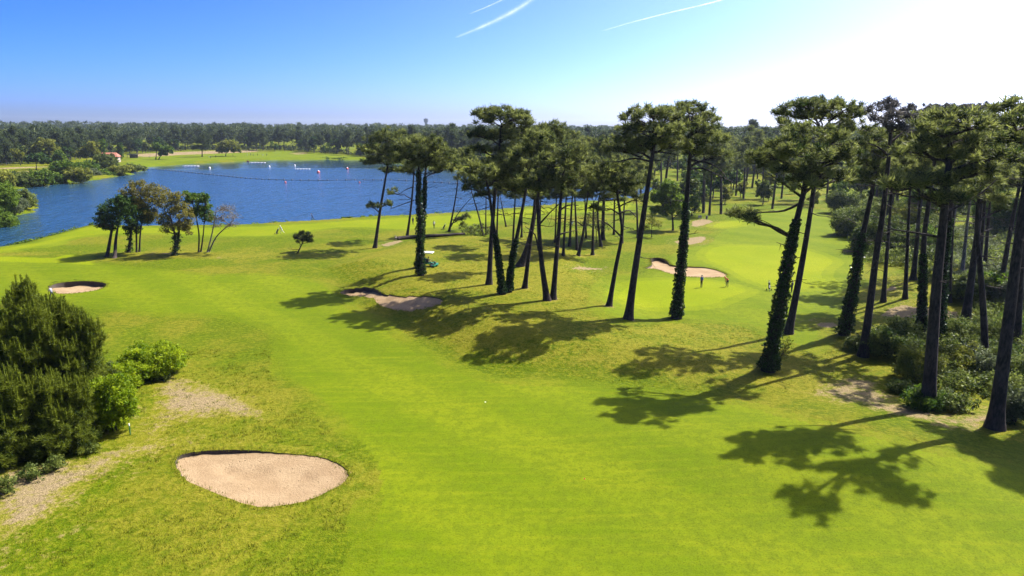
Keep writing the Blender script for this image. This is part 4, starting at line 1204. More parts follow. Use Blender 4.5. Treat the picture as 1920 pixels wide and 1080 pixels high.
# open wood beyond the greens
LB = "dark-trunked pine in the open wood beyond the far green"
taken = []
def free(x, y, d):
    for a, b in taken:
        if (a - x) ** 2 + (b - y) ** 2 < d * d: return False
    taken.append((x, y)); return True
n = 0
for (px, py) in ((1330, 404), (1352, 402), (1319, 400), (1394, 372), (1380, 366), (1410, 352), (1242, 395), (1195, 365), (1188, 372), (1202, 368), (1345, 350), (1365, 345), (1428, 372), (1440, 350), (1240, 345), (1270, 340), (1300, 342), (1465, 372), (1485, 360), (1448, 392), (1225, 352), (1325, 352), (1398, 348), (1420, 336), (1455, 342), (1500, 380), (1525, 372), (1550, 380)):
    p = flat(px, py); p = p * (1 if True else 1)
    if free(p[0], p[1], 3):
        plant(mid_pines, n, p[0], p[1], rg.uniform(0, 6.28), rg.uniform(.78, 1.02), LB, "pines beyond the far green"); n += 1
# depth of the right-hand wood
k = 0; tries = 0
while k < 52 and tries < 4000:
    tries += 1
    px = rg.uniform(1600, 2120); y = rg.uniform(140, 270)
    x = (px - 960) / FPX * (y * CP + 20 * SP) 
    pyb = 540 - FPX * ((-CAM_H + y * math.tan(PITCH)) / (y * 1.0)) * 0.95
    if sdf(BARE_S[0], np.array([x]), np.array([y]), 6)[0] > -3 or px < 1640 + max(0, 150 - y) * .5: continue
    if free(x, y, 5.0):
        plant(mid_pines, k, x, y, rg.uniform(0, 6.28), rg.uniform(.82, 1.08), "dark pine in the depth of the right-hand wood", "pines deep in the right-hand wood"); k += 1

# front of the far wood, and the wood behind it
FRONT_X = [-300, 0, 60, 130, 200, 240, 330, 480, 560, 640, 700, 760, 900, 1000, 1100, 1200, 1300, 1400, 1500, 1600, 1700, 2000, 2300]
FRONT_Y = [322, 313, 306, 302, 294, 289, 284, 283, 285, 291, 294, 302, 314, 312, 315, 318, 322, 326, 338, 350, 356, 362, 366]
def front(px): return flat(px, float(np.interp(px, FRONT_X, FRONT_Y)))[:2]
k = 0; tries = 0
while k < 176 and tries < 6000:
    tries += 1
    px = rg.uniform(-60, 1560)
    p = front(px); L = np.linalg.norm(p)
    off = rg.uniform(0, 1) ** 1.2 * 85
    p = p * (1 + off / L)
    if not free(p[0], p[1], 5.5): continue
    plant(far_pines, k, p[0], p[1], rg.uniform(0, 6.28), rg.uniform(.70, 1.12) * (1 + .25 * off / 85), "dark round-topped pine in the front rows of the far wood", "pines at the edge of the far wood"); k += 1
k = 0; tries = 0
while k < 46 and tries < 3000:
    tries += 1
    px = rg.uniform(-40, 1500) if k > 14 else rg.uniform(-20, 330)
    p = front(px); L = np.linalg.norm(p); p = p * (1 + rg.uniform(-10, 30) / L)
    if sdf(LAKE, p[:1], p[1:2], 20)[0] > -8: continue
    if not free(p[0], p[1], 5.5): continue
    plant(leaf_far, int(rg.integers(0, 4)), p[0], p[1], rg.uniform(0, 6.28), rg.uniform(.7, 1.1), "paler broadleaf tree in front of the far pines", "broadleaf trees at the edge of the far wood"); k += 1

k = 0; tries = 0
while k < 84 and tries < 6000:
    tries += 1
    px = rg.uniform(1150, 1760); y = rg.uniform(185, 330)
    x = (px - 960) / FPX * (y * CP + 20 * SP)
    if px < 1240 and y < 260: continue
    if sdf(LAKE, np.array([x]), np.array([y]), 20)[0] > -10 or not free(x, y, 4.0): continue
    plant(leaf_far, int(rg.integers(0, 3)), x, y, rg.uniform(0, 6.28), rg.uniform(.35, .95), "olive green tree or tall bush between the pines beyond the far green", "broadleaf growth beyond the far green"); k += 1

mb = MB(); tk = MB(); N = 0
rg = np.random.default_rng(9)
cand = []
for _ in range(60000):
    if N >= 3600: break
    px = rg.uniform(-250, 2200)
    p = front(px); L = np.linalg.norm(p)
    off = 45 + rg.uniform(0, 1) ** 2.1 * 1900
    p = p * (1 + off / L)
    N += 1
    D = L + off
    sc = rg.uniform(.74, 1.18)
    H = 17.5 * sc; z0 = ground(p[0], p[1])
    big_ = 1.0 if D < 800 else 1.5
    lb = [np.array([p[0] + rg.normal(0, 1.7), p[1] + rg.normal(0, 1.7), z0 + H * rg.uniform(.45, .95)]) for _ in range(5 if D < 900 else 4)]
    lb.append(np.array([p[0], p[1], z0 + H * .92]))
    for c in lb:
        C = lobe_points(c, 2.7 * sc * big_, 2.7 * sc * big_, 1.5 * sc, 4, rg, -.4, .4)
        needles(mb, C, 9, 1.9 * big_ ** .5, .62 * big_, rg, .4, rg.normal(-.02, .12), .35)
    if D < 620: tk.tube(np.array([(p[0], p[1], z0 - 1), (p[0], p[1], z0 + H * .7)]), [.3, .18], 4, False)
for k in range(900):
    px = rg.uniform(-250, 2200); p = front(px); L = np.linalg.norm(p); p = p * (1 + rg.uniform(8, 70) / L)
    if sdf(LAKE, p[:1], p[1:2], 20)[0] > -6: continue
    C = lobe_points((p[0], p[1], ground(*p) + 1.0), 3.0, 3.0, 2.2, 6, rg, -.2, .4)
    needles(mb, C, 9, 1.5, .5, rg, .3, rg.normal(-.2, .12), .35)
fo = mb.obj("forest", M['needle_far'])
tag(fo, "unbroken dark pine forest stretching to the horizon beyond the lake", "forest", kind="stuff")

# trees and bushes on the left bank
GL = "trees on the left bank of the lake"
broadleaf("rounded olive-topped tree with a short dark trunk near the red-roofed house", (162, 306), [[(162, 306), (163, 296)]], [(165, 285, 18, 11), (172, 272, 14, 8), (150, 290, 10, 7), (180, 290, 10, 8)], 'leaf_yellow', .35, size=.75, n_per=24, dens=.35, group=GL, tint0=.05, pr=.8)
broadleaf("tall yellow-green tree left of the olive-topped tree", (88, 306), [[(88, 306), (88, 290)]], [(85, 270, 18, 12), (70, 280, 12, 9), (100, 282, 12, 10), (90, 290, 18, 10)], 'leaf_yellow', .35, size=.75, n_per=24, dens=.35, group=GL, tint0=.15, pr=.8)
broadleaf("upright pale green poplar on the left bank", (112, 310), [[(112, 310), (112, 295)]], [(112, 290, 7, 12), (106, 296, 8, 10), (120, 298, 7, 9)], 'leaf_mid', .3, size=.7, n_per=24, dens=.5, group=GL, tint0=.15, pr=.7)
broadleaf("slim green poplar right of the red-roofed house", (226, 303), [[(226, 303), (225, 290)]], [(226, 278, 5, 12), (225, 290, 6, 9)], 'leaf_mid', .25, size=.6, n_per=24, dens=.6, group=GL, pr=.6)
broadleaf("grey-green upright tree left of the red-roofed house", (192, 304), [[(192, 304), (192, 290)]], [(192, 272, 8, 14), (190, 288, 12, 10)], 'leaf_mid', .25, size=.6, n_per=24, dens=.5, group=GL, pr=.7, tint0=-.05)
broadleaf("dark spreading tree with a thin trunk over the pale sand on the left bank", (68, 318), [[(68, 318), (68, 306)]], [(70, 296, 18, 9), (55, 300, 10, 6), (86, 302, 10, 7)], 'leaf_dark', .3, size=.7, n_per=24, dens=.4, group=GL, tint0=.1, pr=.8)
broadleaf("forked dark-stemmed tree with its crown hanging to the right on the far lawn", (293, 299), [[(292, 299), (294, 280)], [(297, 299), (304, 286)]], [(296, 275, 9, 10), (312, 281, 14, 8), (305, 288, 9, 5)], 'leaf_mid', .4, size=.7, n_per=26, dens=.5, group="trees on the far lawn", pr=.8)
broadleaf("round pale green tree on the far lawn", (423, 293), [[(423, 293), (424, 284)]], [(428, 272, 17, 11), (418, 280, 14, 8), (442, 280, 10, 8)], 'leaf_yellow', .4, size=.8, n_per=26, dens=.45, group="trees on the far lawn", pr=.8, tint0=-.05)
pine("bushy pine on the far lawn between the forked tree and the round pale tree", (379, 294), [(379, 285), (380, 272), (381, 262)], .4, [(378, 265, 15, 9), (384, 258, 10, 8), (372, 278, 10, 4), (386, 275, 9, 5)], dead=2, nl=1.1, dens=.35, group="pines on the far lawn", mat='needle_far')
GB = "waterside bushes on the left bank"
for (px, py, a, h, mt, lab) in (
    (40, 350, 6.5, 6.5, 'leaf_shrub', "big rounded grey-green bush at the waterside on the left bank"),
    (78, 346, 5.5, 6.5, 'leaf_mid', "dark green waterside bush beside the sand patch"),
    (105, 345, 5, 5, 'leaf_mid', "low waterside bush in the middle of the row on the left bank"),
    (125, 335, 6, 8, 'leaf_mid', "tallest dark bush in the row on the left bank"),
    (150, 342, 6, 6.5, 'leaf_yellow', "yellow-green bush in the row on the left bank"),
    (178, 338, 5.5, 5.5, 'leaf_sage', "pale greyish bush in the row on the left bank"),
    (165, 325, 6, 6, 'leaf_mid', "bush of the second row below the olive-topped tree"),
    (200, 316, 7, 8.5, 'leaf_shrub', "bush against the wall of the red-roofed house"),
    (205, 334, 5, 4, 'leaf_mid', "low bush near the right end of the waterside row"),
    (228, 325, 6, 4, 'leaf_yellow', "flat yellow-green bush at the right end of the waterside row"),
    (252, 320, 6, 3.5, 'leaf_shrub', "last low bush at the tip of the left bank by the buoy line"),
    (5, 352, 5, 7, 'leaf_yellow', "yellow-green bush at the left edge above the inlet"),
):
    shrub(lab, (px, py), a, h, mt, "waterside_bush", GB, .65, 26, .24, 0, lob=8, cat="bush", pr=1.0)
shrub("tall leafy bush at the left edge leaning over the inlet", (4, 404), 5.0, 9, 'leaf_mid', "waterside_bush", GB, .42, 28, .42, .1, lob=9, cat="bush", pr=.8)
shrub("tan twiggy bush next to the round one at the inlet", (28, 402), 3.8, 6, 'leaf_sage', "waterside_bush", GB, .36, 24, .42, .15, lob=8, cat="bush", pr=.7)
shrub("round olive bush reflected in the inlet on the left", (50, 392), 3.2, 5.6, 'leaf_shrub', "waterside_bush", GB, .36, 28, .5, .1, lob=8, cat="bush", pr=.7)
shrub("large willow-like bush at the left edge beside the white marker", (8, 446), 4.2, 7.5, 'leaf_mid', "waterside_bush", GB, .32, 28, .55, .05, lob=10, cat="bush", pr=.7)
for (px, py, a, h, lab) in ((610, 302, 7, 2.6, "low reed bank on the far shore, left clump"), (640, 303, 8, 2.8, "low reed bank on the far shore, right clump by the sandy end")):
    shrub(lab, (px, py), a, h, 'leaf_dark', "reed_bank", "reeds on the far shore", .6, 22, .25, .1, ry=3, lob=8, cat="reeds", pr=.9, stem=False)
mb = MB(); rng = np.random.default_rng(31)
for k in range(240):
    i = rng.integers(2, len(LAKE_NEAR) - 2); t = rng.random()
    px = LAKE_NEAR[i][0] * (1 - t) + LAKE_NEAR[i + 1][0] * t; py = LAKE_NEAR[i][1] * (1 - t) + LAKE_NEAR[i + 1][1] * t
    if (math.sin(px * .11) + math.sin(px * .037 + 1)) < .1 and px > 130: continue
    p = flat(px, py + rng.uniform(-.3, 1.0)); p[2] = ground(*p[:2])
    leaves(mb, np.array([p + (0, 0, .25)]), 12, .6, .32, rng, rng.normal(0, .2), .6)
tag(mb.obj("shore_plants", M['leaf_mid']), "fringe of rough plants along the near shore of the lake", "plants", kind="stuff")

# ------------------------------------------------------------------ far buildings
M['roof'] = plain("clay_tiles", (0.30, 0.105, 0.06), .8, 0, .3, 1.5)
M['wall'] = plain("render_wall", (0.30, 0.25, 0.21), .85, 0, .08, .7)
M['glass'] = plain("dark_window", (0.03, 0.04, 0.05), .2)
M['concrete'] = plain("grey_concrete", (0.10, 0.12, 0.16), .85, 0, .12, .2)
M['white'] = plain("white_paint", (0.80, 0.80, 0.78), .4, 0, .05)
M['red'] = plain("red_plastic", (0.60, 0.045, 0.03), .4, 0, .1)
M['black'] = plain("black_plastic", (0.018, 0.018, 0.02), .45, 0, .2)
M['navy'] = plain("navy_cloth", (0.020, 0.025, 0.050), .8, 0, .2)
M['blue'] = plain("blue_cloth", (0.05, 0.13, 0.42), .8, 0, .15)
M['redc'] = plain("coral_cloth", (0.72, 0.10, 0.075), .8, 0, .12)
M['pale'] = plain("pale_cloth", (0.62, 0.62, 0.58), .8, 0, .1)
M['greyc'] = plain("grey_cloth", (0.25, 0.26, 0.30), .8, 0, .15)
M['skin'] = plain("skin", (0.48, 0.27, 0.19), .55, 0, .08)
M['hair'] = plain("hair", (0.03, 0.02, 0.015), .7)
M['metal'] = plain("grey_metal", (0.32, 0.33, 0.34), .35, .8, .1)
M['tyre'] = plain("rubber", (0.02, 0.02, 0.02), .8)
M['mgreen'] = plain("mower_green", (0.012, 0.14, 0.055), .35, 0, .12)
M['wood'] = plain("weathered_wood", (0.16, 0.12, 0.085), .8, 0, .3)

hb = flat(206, 304)
hs = thing("house", "low house with a red tiled roof half hidden by trees on the left bank", "house", (hb[0], hb[1], ground(*hb[:2])), 0.25)
mb = MB(); mb.box((-5.5, -3.5, -.3), (5.5, 3.5, 3.4)); mb.obj("wall", M['wall'], hs)
mb = MB()
V = [(-6.1, -4.2, 3.3), (6.1, -4.2, 3.3), (6.1, 4.2, 3.3), (-6.1, 4.2, 3.3), (-4.2, 0, 6.0), (4.2, 0, 6.0), (-6.1, -4.2, 3.5), (6.1, -4.2, 3.5), (6.1, 4.2, 3.5), (-6.1, 4.2, 3.5)]
mb.add(V, [(0, 3, 2, 1), (0, 1, 7, 6), (1, 2, 8, 7), (2, 3, 9, 8), (3, 0, 6, 9)]); mb.F.append(np.array([(6, 7, 5), (6, 5, 4), (7, 8, 5), (8, 9, 4), (8, 4, 5), (9, 6, 4)])); mb.obj("roof", M['roof'], hs)
for x in (-3.2, 0.2, 3.4):
    mb = MB(); mb.box((x - .55, -3.56, 1.0), (x + .55, -3.49, 2.3)); mb.obj("window", M['glass'], hs)

wp = at(799, 236, 2500.0)
tw = thing("water_tower", "pale concrete water tower rising above the far forest", "tower", (wp[0], 2500.0, 0))
def lathe(prof, sides, sink=0):
    mb = MB(); n = len(prof); a = np.arange(sides) / sides * 2 * PI
    V = np.array([[r * np.cos(t), r * np.sin(t), z] for r, z in prof for t in a])
    F = [[i * sides + j, i * sides + (j + 1) % sides, (i + 1) * sides + (j + 1) % sides, (i + 1) * sides + j] for i in range(n - 1) for j in range(sides)]
    mb.add(V, F); return mb
zt = at(799, 222.5, 2500.0)[2]
lathe([(4.2, 0), (3.9, zt - 18), (4.6, zt - 15)], 20).obj("shaft", M['concrete'], tw, True)
lathe([(4.6, zt - 15), (8.0, zt - 9), (8.2, zt - 1.2), (8.6, zt - 1), (8.6, zt - .2), (0.02, zt + .4)], 24).obj("tank", M['concrete'], tw)
lathe([(2.0, zt + .1), (2.0, zt + 2.2), (0.02, zt + 2.5)], 12).obj("hatch_house", M['concrete'], tw)

# ------------------------------------------------------------------ people, trolleys, mower
def bone_mesh(joints, radii, edges):
    me = bpy.data.meshes.new("tmp_body")
    names = list(joints)
    me.from_pydata([joints[k] for k in names], [(names.index(a), names.index(b)) for a, b in edges], [])
    o = bpy.data.objects.new("tmp_body", me); COL.objects.link(o)
    sk = o.modifiers.new("skin", 'SKIN')
    sk.use_smooth_shade = True
    for i, k in enumerate(names):
        r = radii[k]; me.skin_vertices[0].data[i].radius = r if hasattr(r, '__len__') else (r, r)
        me.skin_vertices[0].data[i].use_root = (k == 'pelvis')
    ss = o.modifiers.new("sub", 'SUBSURF'); ss.levels = 1; ss.render_levels = 1
    dg = bpy.context.evaluated_depsgraph_get()
    res = bpy.data.meshes.new_from_object(o.evaluated_get(dg))
    bpy.data.objects.remove(o)
    return res, names

BASE = dict(pelvis=(0, 0, .93), waist=(0, 0, 1.08), chest=(0, 0, 1.30), neck=(0, 0, 1.47), chin=(.015, 0, 1.56), head=(.01, 0, 1.66), crown_=(0, 0, 1.74),
            shl=(0, .17, 1.41), ell=(-.02, .22, 1.13), wrl=(.06, .22, .90), hal=(.08, .22, .83), shr=(0, -.17, 1.41), elr=(-.02, -.22, 1.13), wrr=(.06, -.22, .90), har=(.08, -.22, .83),
            hil=(0, .09, .88), knl=(.02, .10, .49), anl=(-.01, .10, .09), tol=(.15, .11, .04), hir=(0, -.09, .88), knr=(.02, -.10, .49), anr=(-.01, -.10, .09), tor=(.15, -.11, .04))
RAD = dict(pelvis=.13, waist=(.13, .11), chest=(.16, .12), neck=.055, chin=.075, head=.098, crown_=.06, shl=.065, ell=.047, wrl=.03, hal=.038, shr=.065, elr=.047, wrr=.03, har=.038,
           hil=.095, knl=.06, anl=.042, tol=.035, hir=.095, knr=.06, anr=.042, tor=.035)
EDG = [('pelvis', 'waist'), ('waist', 'chest'), ('chest', 'neck'), ('neck', 'chin'), ('chin', 'head'), ('head', 'crown_'), ('chest', 'shl'), ('shl', 'ell'), ('ell', 'wrl'), ('wrl', 'hal'), ('chest', 'shr'), ('shr', 'elr'), ('elr', 'wrr'), ('wrr', 'har'),
       ('pelvis', 'hil'), ('hil', 'knl'), ('knl', 'anl'), ('anl', 'tol'), ('pelvis', 'hir'), ('hir', 'knr'), ('knr', 'anr'), ('anr', 'tor')]
POSE = {
    'stand': {},
    'push': dict(waist=(.06, 0, 1.08), chest=(.16, 0, 1.28), neck=(.24, 0, 1.43), chin=(.28, 0, 1.51), head=(.29, 0, 1.61), crown_=(.29, 0, 1.69), shl=(.17, .17, 1.38), ell=(.24, .2, 1.14), wrl=(.46, .12, 1.02), hal=(.53, .10, 1.02), shr=(.17, -.17, 1.38), elr=(.24, -.2, 1.14), wrr=(.46, -.12, 1.02), har=(.53, -.10, 1.02),
                 knl=(.22, .1, .52), anl=(.26, .1, .10), tol=(.42, .11, .05), knr=(-.16, -.1, .50), anr=(-.46, -.1, .14), tor=(-.33, -.11, .05)),
    'putt': dict(pelvis=(-.08, 0, .90), waist=(-.02, 0, 1.05), chest=(.16, 0, 1.20), neck=(.31, 0, 1.30), chin=(.37, 0, 1.32), head=(.42, 0, 1.37), crown_=(.46, 0, 1.43), shl=(.20, .17, 1.25), ell=(.26, .17, .99), wrl=(.34, .03, .80), hal=(.35, .02, .74), shr=(.20, -.17, 1.25), elr=(.26, -.17, .99), wrr=(.34, -.03, .78), har=(.35, -.02, .71),
                 hil=(-.08, .10, .86), knl=(.02, .14, .48), anl=(-.04, .16, .09), tol=(.13, .17, .04), hir=(-.08, -.10, .86), knr=(.02, -.14, .48), anr=(-.04, -.16, .09), tor=(.13, -.17, .04)),
    'sit': dict(pelvis=(0, 0, .55), waist=(.0, 0, .70), chest=(.04, 0, .92), neck=(.07, 0, 1.09), chin=(.10, 0, 1.18), head=(.10, 0, 1.28), crown_=(.09, 0, 1.36), shl=(.05, .17, 1.03), ell=(.14, .24, .80), wrl=(.38, .16, .84), hal=(.45, .14, .85), shr=(.05, -.17, 1.03), elr=(.14, -.24, .80), wrr=(.38, -.16, .84), har=(.45, -.14, .85),
                hil=(.03, .1, .52), knl=(.44, .13, .55), anl=(.48, .13, .14), tol=(.64, .13, .10), hir=(.03, -.1, .52), knr=(.44, -.13, .55), anr=(.48, -.13, .14), tor=(.64, -.13, .10)),
}
def person(label, loc, rz, pose, top, legs, hat=None, sleeve=True, scale=1.0):
    J = dict(BASE); J.update(POSE[pose])
    body, names = bone_mesh(J, RAD, EDG)
    # fingers: four and a thumb on each hand, joined into the body mesh
    fb = MB()
    for s, w, h in ((1, 'wrl', 'hal'), (-1, 'wrr', 'har')):
        a = np.array(J[w]); c = np.array(J[h]); d = (c - a) / (np.linalg.norm(c - a) + 1e-9)
        side = np.cross(d, (0, 1, 0)); side = side / (np.linalg.norm(side) + 1e-9)
        for k in range(4):
            o = c + side * (k - 1.5) * .019; L = (.060, .072, .068, .052)[k]
            fb.tube(np.array([o, o + d * L * .6, o + d * L + np.array([0, -s * .018, -.012])]), [.009, .0085, .006], 6)
        o = c - d * .03 + side * .035
        fb.tube(np.array([o, o + side * .025 + d * .03, o + side * .03 + d * .055]), [.010, .009, .007], 6)
    V0 = np.empty(len(body.vertices) * 3); body.vertices.foreach_get("co", V0); V0 = V0.reshape(-1, 3)
    F0 = [list(p.vertices) for p in body.polygons]
    n0 = len(V0)
    FV = np.concatenate(fb.V)
    faces = F0 + [[int(i) + n0 for i in f] for blk in fb.F for f in blk]
    me = bpy.data.meshes.new("body")
    me.from_pydata([tuple(v) for v in V0] + [tuple(v) for v in FV], [], faces)
    # nose
    for p in me.polygons: p.use_smooth = True
    mats = [M['skin'], M[top], M[legs], M['black']]
    part = {}
    for a, b in EDG:
        if b in ('tol', 'tor'): part[(a, b)] = 3
        elif b in ('hil', 'hir', 'knl', 'knr', 'anl', 'anr'): part[(a, b)] = 2
        elif b in ('neck', 'waist', 'chest', 'shl', 'shr', 'ell', 'elr'): part[(a, b)] = 1
        elif b in ('wrl', 'wrr'): part[(a, b)] = 1 if sleeve else 0
        else: part[(a, b)] = 0
    segs = [(np.array(J[a]), np.array(J[b]), part[(a, b)]) for a, b in EDG]
    for p in me.polygons:
        c = np.array(p.center)
        if p.vertices[0] >= n0: p.material_index = 0; continue
        best = 1e9
        for a, b, m_ in segs:
            t = np.clip(np.dot(c - a, b - a) / (np.dot(b - a, b - a) + 1e-9), 0, 1)
            d = np.linalg.norm(c - a - (b - a) * t)
            if d < best: best = d; p.material_index = m_
    bpy.data.meshes.remove(body)
    root = thing("person", label, "person", loc, rz)
    root.scale = (scale,) * 3
    link("body", me, mats, root)
    hd = np.array(J['head']); up = np.array(J['crown_']) - hd; up /= np.linalg.norm(up)
    fwd = np.array([1.0, 0, 0]) - up * up[0]; fwd /= np.linalg.norm(fwd); lf = np.cross(up, fwd)
    mb = MB(); n = 10
    for k in range(4):
        pass
    prof = [(.107, -.005), (.108, .03), (.092, .07), (.055, .10), (.005, .112)]
    a = np.arange(n) / n * 2 * PI
    V = np.array([hd + up * z + (fwd * math.cos(t) + lf * math.sin(t)) * r for r, z in prof for t in a])
    F = [[i * n + j, i * n + (j + 1) % n, (i + 1) * n + (j + 1) % n, (i + 1) * n + j] for i in range(4) for j in range(n)]
    mb.add(V, F)
    if hat:
        pk = [hd + up * .02 + fwd * .09 + lf * .07, hd + up * .02 + fwd * .09 - lf * .07, hd + up * .0 + fwd * .19 - lf * .05, hd + up * .0 + fwd * .19 + lf * .05]
        mb.add(pk + [p + up * .012 for p in pk], [(0, 1, 2, 3), (4, 7, 6, 5), (0, 4, 5, 1), (1, 5, 6, 2), (2, 6, 7, 3), (3, 7, 4, 0)])
        mb.obj("cap", M[hat], root, True)
    else:
        mb.obj("hair", M['hair'], root, True)
    mb = MB()
    fc = np.array(J['chin']) * .45 + hd * .55
    mb.tube(np.array([fc + fwd * .085 + up * .02, fc + fwd * .118 - up * .012]), [.008, .014], 5)
    mb.obj("nose", M['skin'], root, True)
    return root

def trolley_proto(bagmat='black'):
    root = thing("golf_trolley", "trolley", "golf trolley", (0, 0, 0))
    # bag leans back along +x; the handle is at +x
    d = np.array([.42, 0, .90]); d /= np.linalg.norm(d); s = np.array([-.10, 0, .22])
    mb = MB(); mb.tube(np.array([s, s + d * .08, s + d * .5, s + d * .86, s + d * .92]), [.10, .125, .13, .14, .145], 12); mb.obj("bag", M[bagmat], root, True)
    mb = MB(); mb.tube(np.array([s + d * .2 + (-.13, 0, .05), s + d * .55 + (-.15, 0, .05)]), [.07, .07], 8); mb.obj("pocket", M['greyc'], root, True)
    for k in range(7):
        a = k * .9; o = s + d * .9 + np.array([math.cos(a) * .07, math.sin(a) * .07, 0]); L = .22 + .05 * (k % 3)
        mb = MB(); mb.tube(np.array([o, o + d * L]), [.008, .008], 5); e = o + d * L
        mb.tube(np.array([e + (0, -.05, 0), e + (0, .05, .01)]), [.022, .03], 6); mb.obj("club", M['metal'], root, True)
    mb = MB(); mb.tube(np.array([(-.1, 0, .18), s + d * .5 + (.17, 0, -.05), (.62, 0, 1.02), (.74, 0, 1.03)]), [.018] * 4, 6); mb.tube(np.array([(.72, -.14, 1.03), (.72, .14, 1.03)]), [.018, .018], 6); mb.tube(np.array([(.02, -.3, .16), (.02, .3, .16)]), [.014, .014], 6); mb.tube(np.array([(-.45, 0, .1), (-.1, 0, .18)]), [.014, .014], 6)
    mb.obj("frame", M['metal'], root, True)
    for (x, y, r) in ((.02, .32, .16), (.02, -.32, .16), (-.45, 0, .10)):
        mb = MB(); a = np.linspace(0, 2 * PI, 19)
        mb.tube(np.stack([x + np.cos(a) * (r - .025), y + a * 0, r + np.sin(a) * (r - .025)], -1), [.026] * 19, 6, False)
        for t in range(5): mb.tube(np.array([(x, y, r), (x + math.cos(t * 1.257) * (r - .03), y, r + math.sin(t * 1.257) * (r - .03))]), [.012, .01], 4, False)
        mb.obj("wheel", M['tyre'], root)
    return root

def gp(px, py):
    p = P(px, py); return (float(p[0]), float(p[1]), ground(p[0], p[1]))

person("golfer with pale trousers pushing a trolley near the small leaning pine", gp(529, 438), PI + .1, 'push', 'greyc', 'pale', hat='pale')
t1 = trolley_proto(); t1.location = gp(519.5, 439); t1.rotation_euler = (0, 0, .1)
tag(t1, "golf trolley pushed by the golfer in pale trousers", group="golf trolleys")
person("golfer all in dark clothes with a trolley at the edge of the lake", gp(586.5, 413), PI + .1, 'push', 'navy', 'navy')
dup(t1, gp(579, 413.3), .1, label="black golf trolley in front of the dark-clothed golfer at the lake edge")
person("golfer in a pale blue top standing on the lawn by the fallen log", gp(814, 428.5), -1.2, 'stand', 'pale', 'navy', sleeve=False)
dup(t1, gp(832, 430.5), -.3, label="golf trolley parked right of the golfer in the pale top by the log")
person("golfer half hidden behind the slim pine at the lawn edge", gp(774.5, 421), 2.0, 'stand', 'navy', 'navy')
person("golfer in a blue shirt and black trousers standing on the putting green", gp(1315, 539), -2.6, 'stand', 'blue', 'black', hat='navy', sleeve=False)
pt = person("golfer in a coral red top bent over a putt on the green", gp(1363, 538), 3.6, 'putt', 'redc', 'navy', hat='redc')
pl = gp(1363, 538)
pu = thing("putter", "putter in the hands of the golfer in the coral red top", "golf club", pl, 3.6)
mb = MB(); mb.tube(np.array([(.345, 0, .84), (.36, 0, .62)]), [.014, .012], 6); mb.obj("grip", M['black'], pu)
mb = MB(); mb.tube(np.array([(.36, 0, .62), (.42, 0, .03)]), [.007, .007], 6); mb.obj("shaft", M['metal'], pu)
mb = MB(); mb.box((.405, -.06, .005), (.435, .05, .035)); mb.obj("head", M['metal'], pu)
dup(t1, gp(1442, 545), 1.4, label="golf trolley standing alone on the fringe left of the great ivy pine")
person("dark-clothed golfer just visible behind the great ivy pine", gp(1484, 549), 2.2, 'stand', 'navy', 'navy')
person("golfer in white and grey seen through the young pine's candles", gp(45, 574), .4, 'stand', 'pale', 'greyc', sleeve=False)
person("stooping golfer in a pinkish grey top by the small left bunker", gp(99, 561), 2.8, 'push', 'greyc', 'navy')
t2 = trolley_proto('white'); t2.location = gp(1072, 424); t2.rotation_euler = (0, 0, .5); tag(t2, "white golf bag on a trolley behind the grove", group="golf trolleys")

mw = thing("ride_on_mower", "green ride-on mower with a sun canopy beside the ivy-wrapped twin pines", "mower", gp(804, 499), -.15)
mb = MB(); mb.box((-1.25, -.5, .45), (-.35, .5, 1.05)); mb.box((-.35, -.55, .40), (.75, .55, .55)); mb.box((-1.15, -.42, 1.05), (-.45, .42, 1.15)); mb.obj("body", M['mgreen'], mw)
mb = MB(); mb.box((-.32, -.28, .55), (.15, .28, .66)); mb.tube(np.array([(-.28, 0, .64), (-.36, 0, 1.12)]), [.22, .18], 8); mb.obj("seat", M['black'], mw)
for (x, y) in ((-.38, -.48), (-.38, .48)):
    mb = MB(); mb.tube(np.array([(x, y, .5), (x, y, 2.08)]), [.03, .03], 6); mb.obj("post", M['black'], mw)
mb = MB(); mb.box((-.85, -.65, 2.08), (.75, .65, 2.15)); mb.box((-.78, -.58, 2.15), (.68, .58, 2.20)); mb.obj("canopy", M['white'], mw)
mb = MB(); a = np.linspace(0, 2 * PI, 15); mb.tube(np.stack([.52 + np.sin(a) * .08, np.cos(a) * .19, .93 + np.sin(a) * .17], -1), [.018] * 15, 5, False); mb.tube(np.array([(.70, 0, .5), (.52, 0, .93)]), [.03, .025], 6); mb.obj("steering_wheel", M['black'], mw)
for (x, y, r, w) in ((.65, .62, .33, .14), (.65, -.62, .33, .14), (-.95, .55, .28, .12), (-.95, -.55, .28, .12)):
    w_ = MB(); w_.tube(np.array([(x, y - w, r), (x, y - w * .8, r), (x, y + w * .8, r), (x, y + w, r)]), [r * .8, r, r, r * .8], 16); wo = w_.obj("wheel", M['tyre'], mw)
    w_ = MB(); w_.tube(np.array([(x, y - w - .012, r), (x, y + w + .012, r)]), [r * .5, r * .5], 12); w_.obj("rim", M['white'], wo)
for (x, y) in ((1.25, 0), (1.05, .75), (1.05, -.75)):
    mb = MB(); mb.tube(np.array([(x, y - .36, .16), (x, y + .36, .16)]), [.13, .13], 10); mb.box((x - .22, y - .38, .24), (x + .22, y + .38, .34)); mb.obj("cutting_reel", M['mgreen'], mw)
mg = gp(804, 499)
person("driver in black sitting on the green mower under its canopy", (mg[0] - .12, mg[1] + .02, mg[2] + .1), -.15, 'sit', 'black', 'navy')

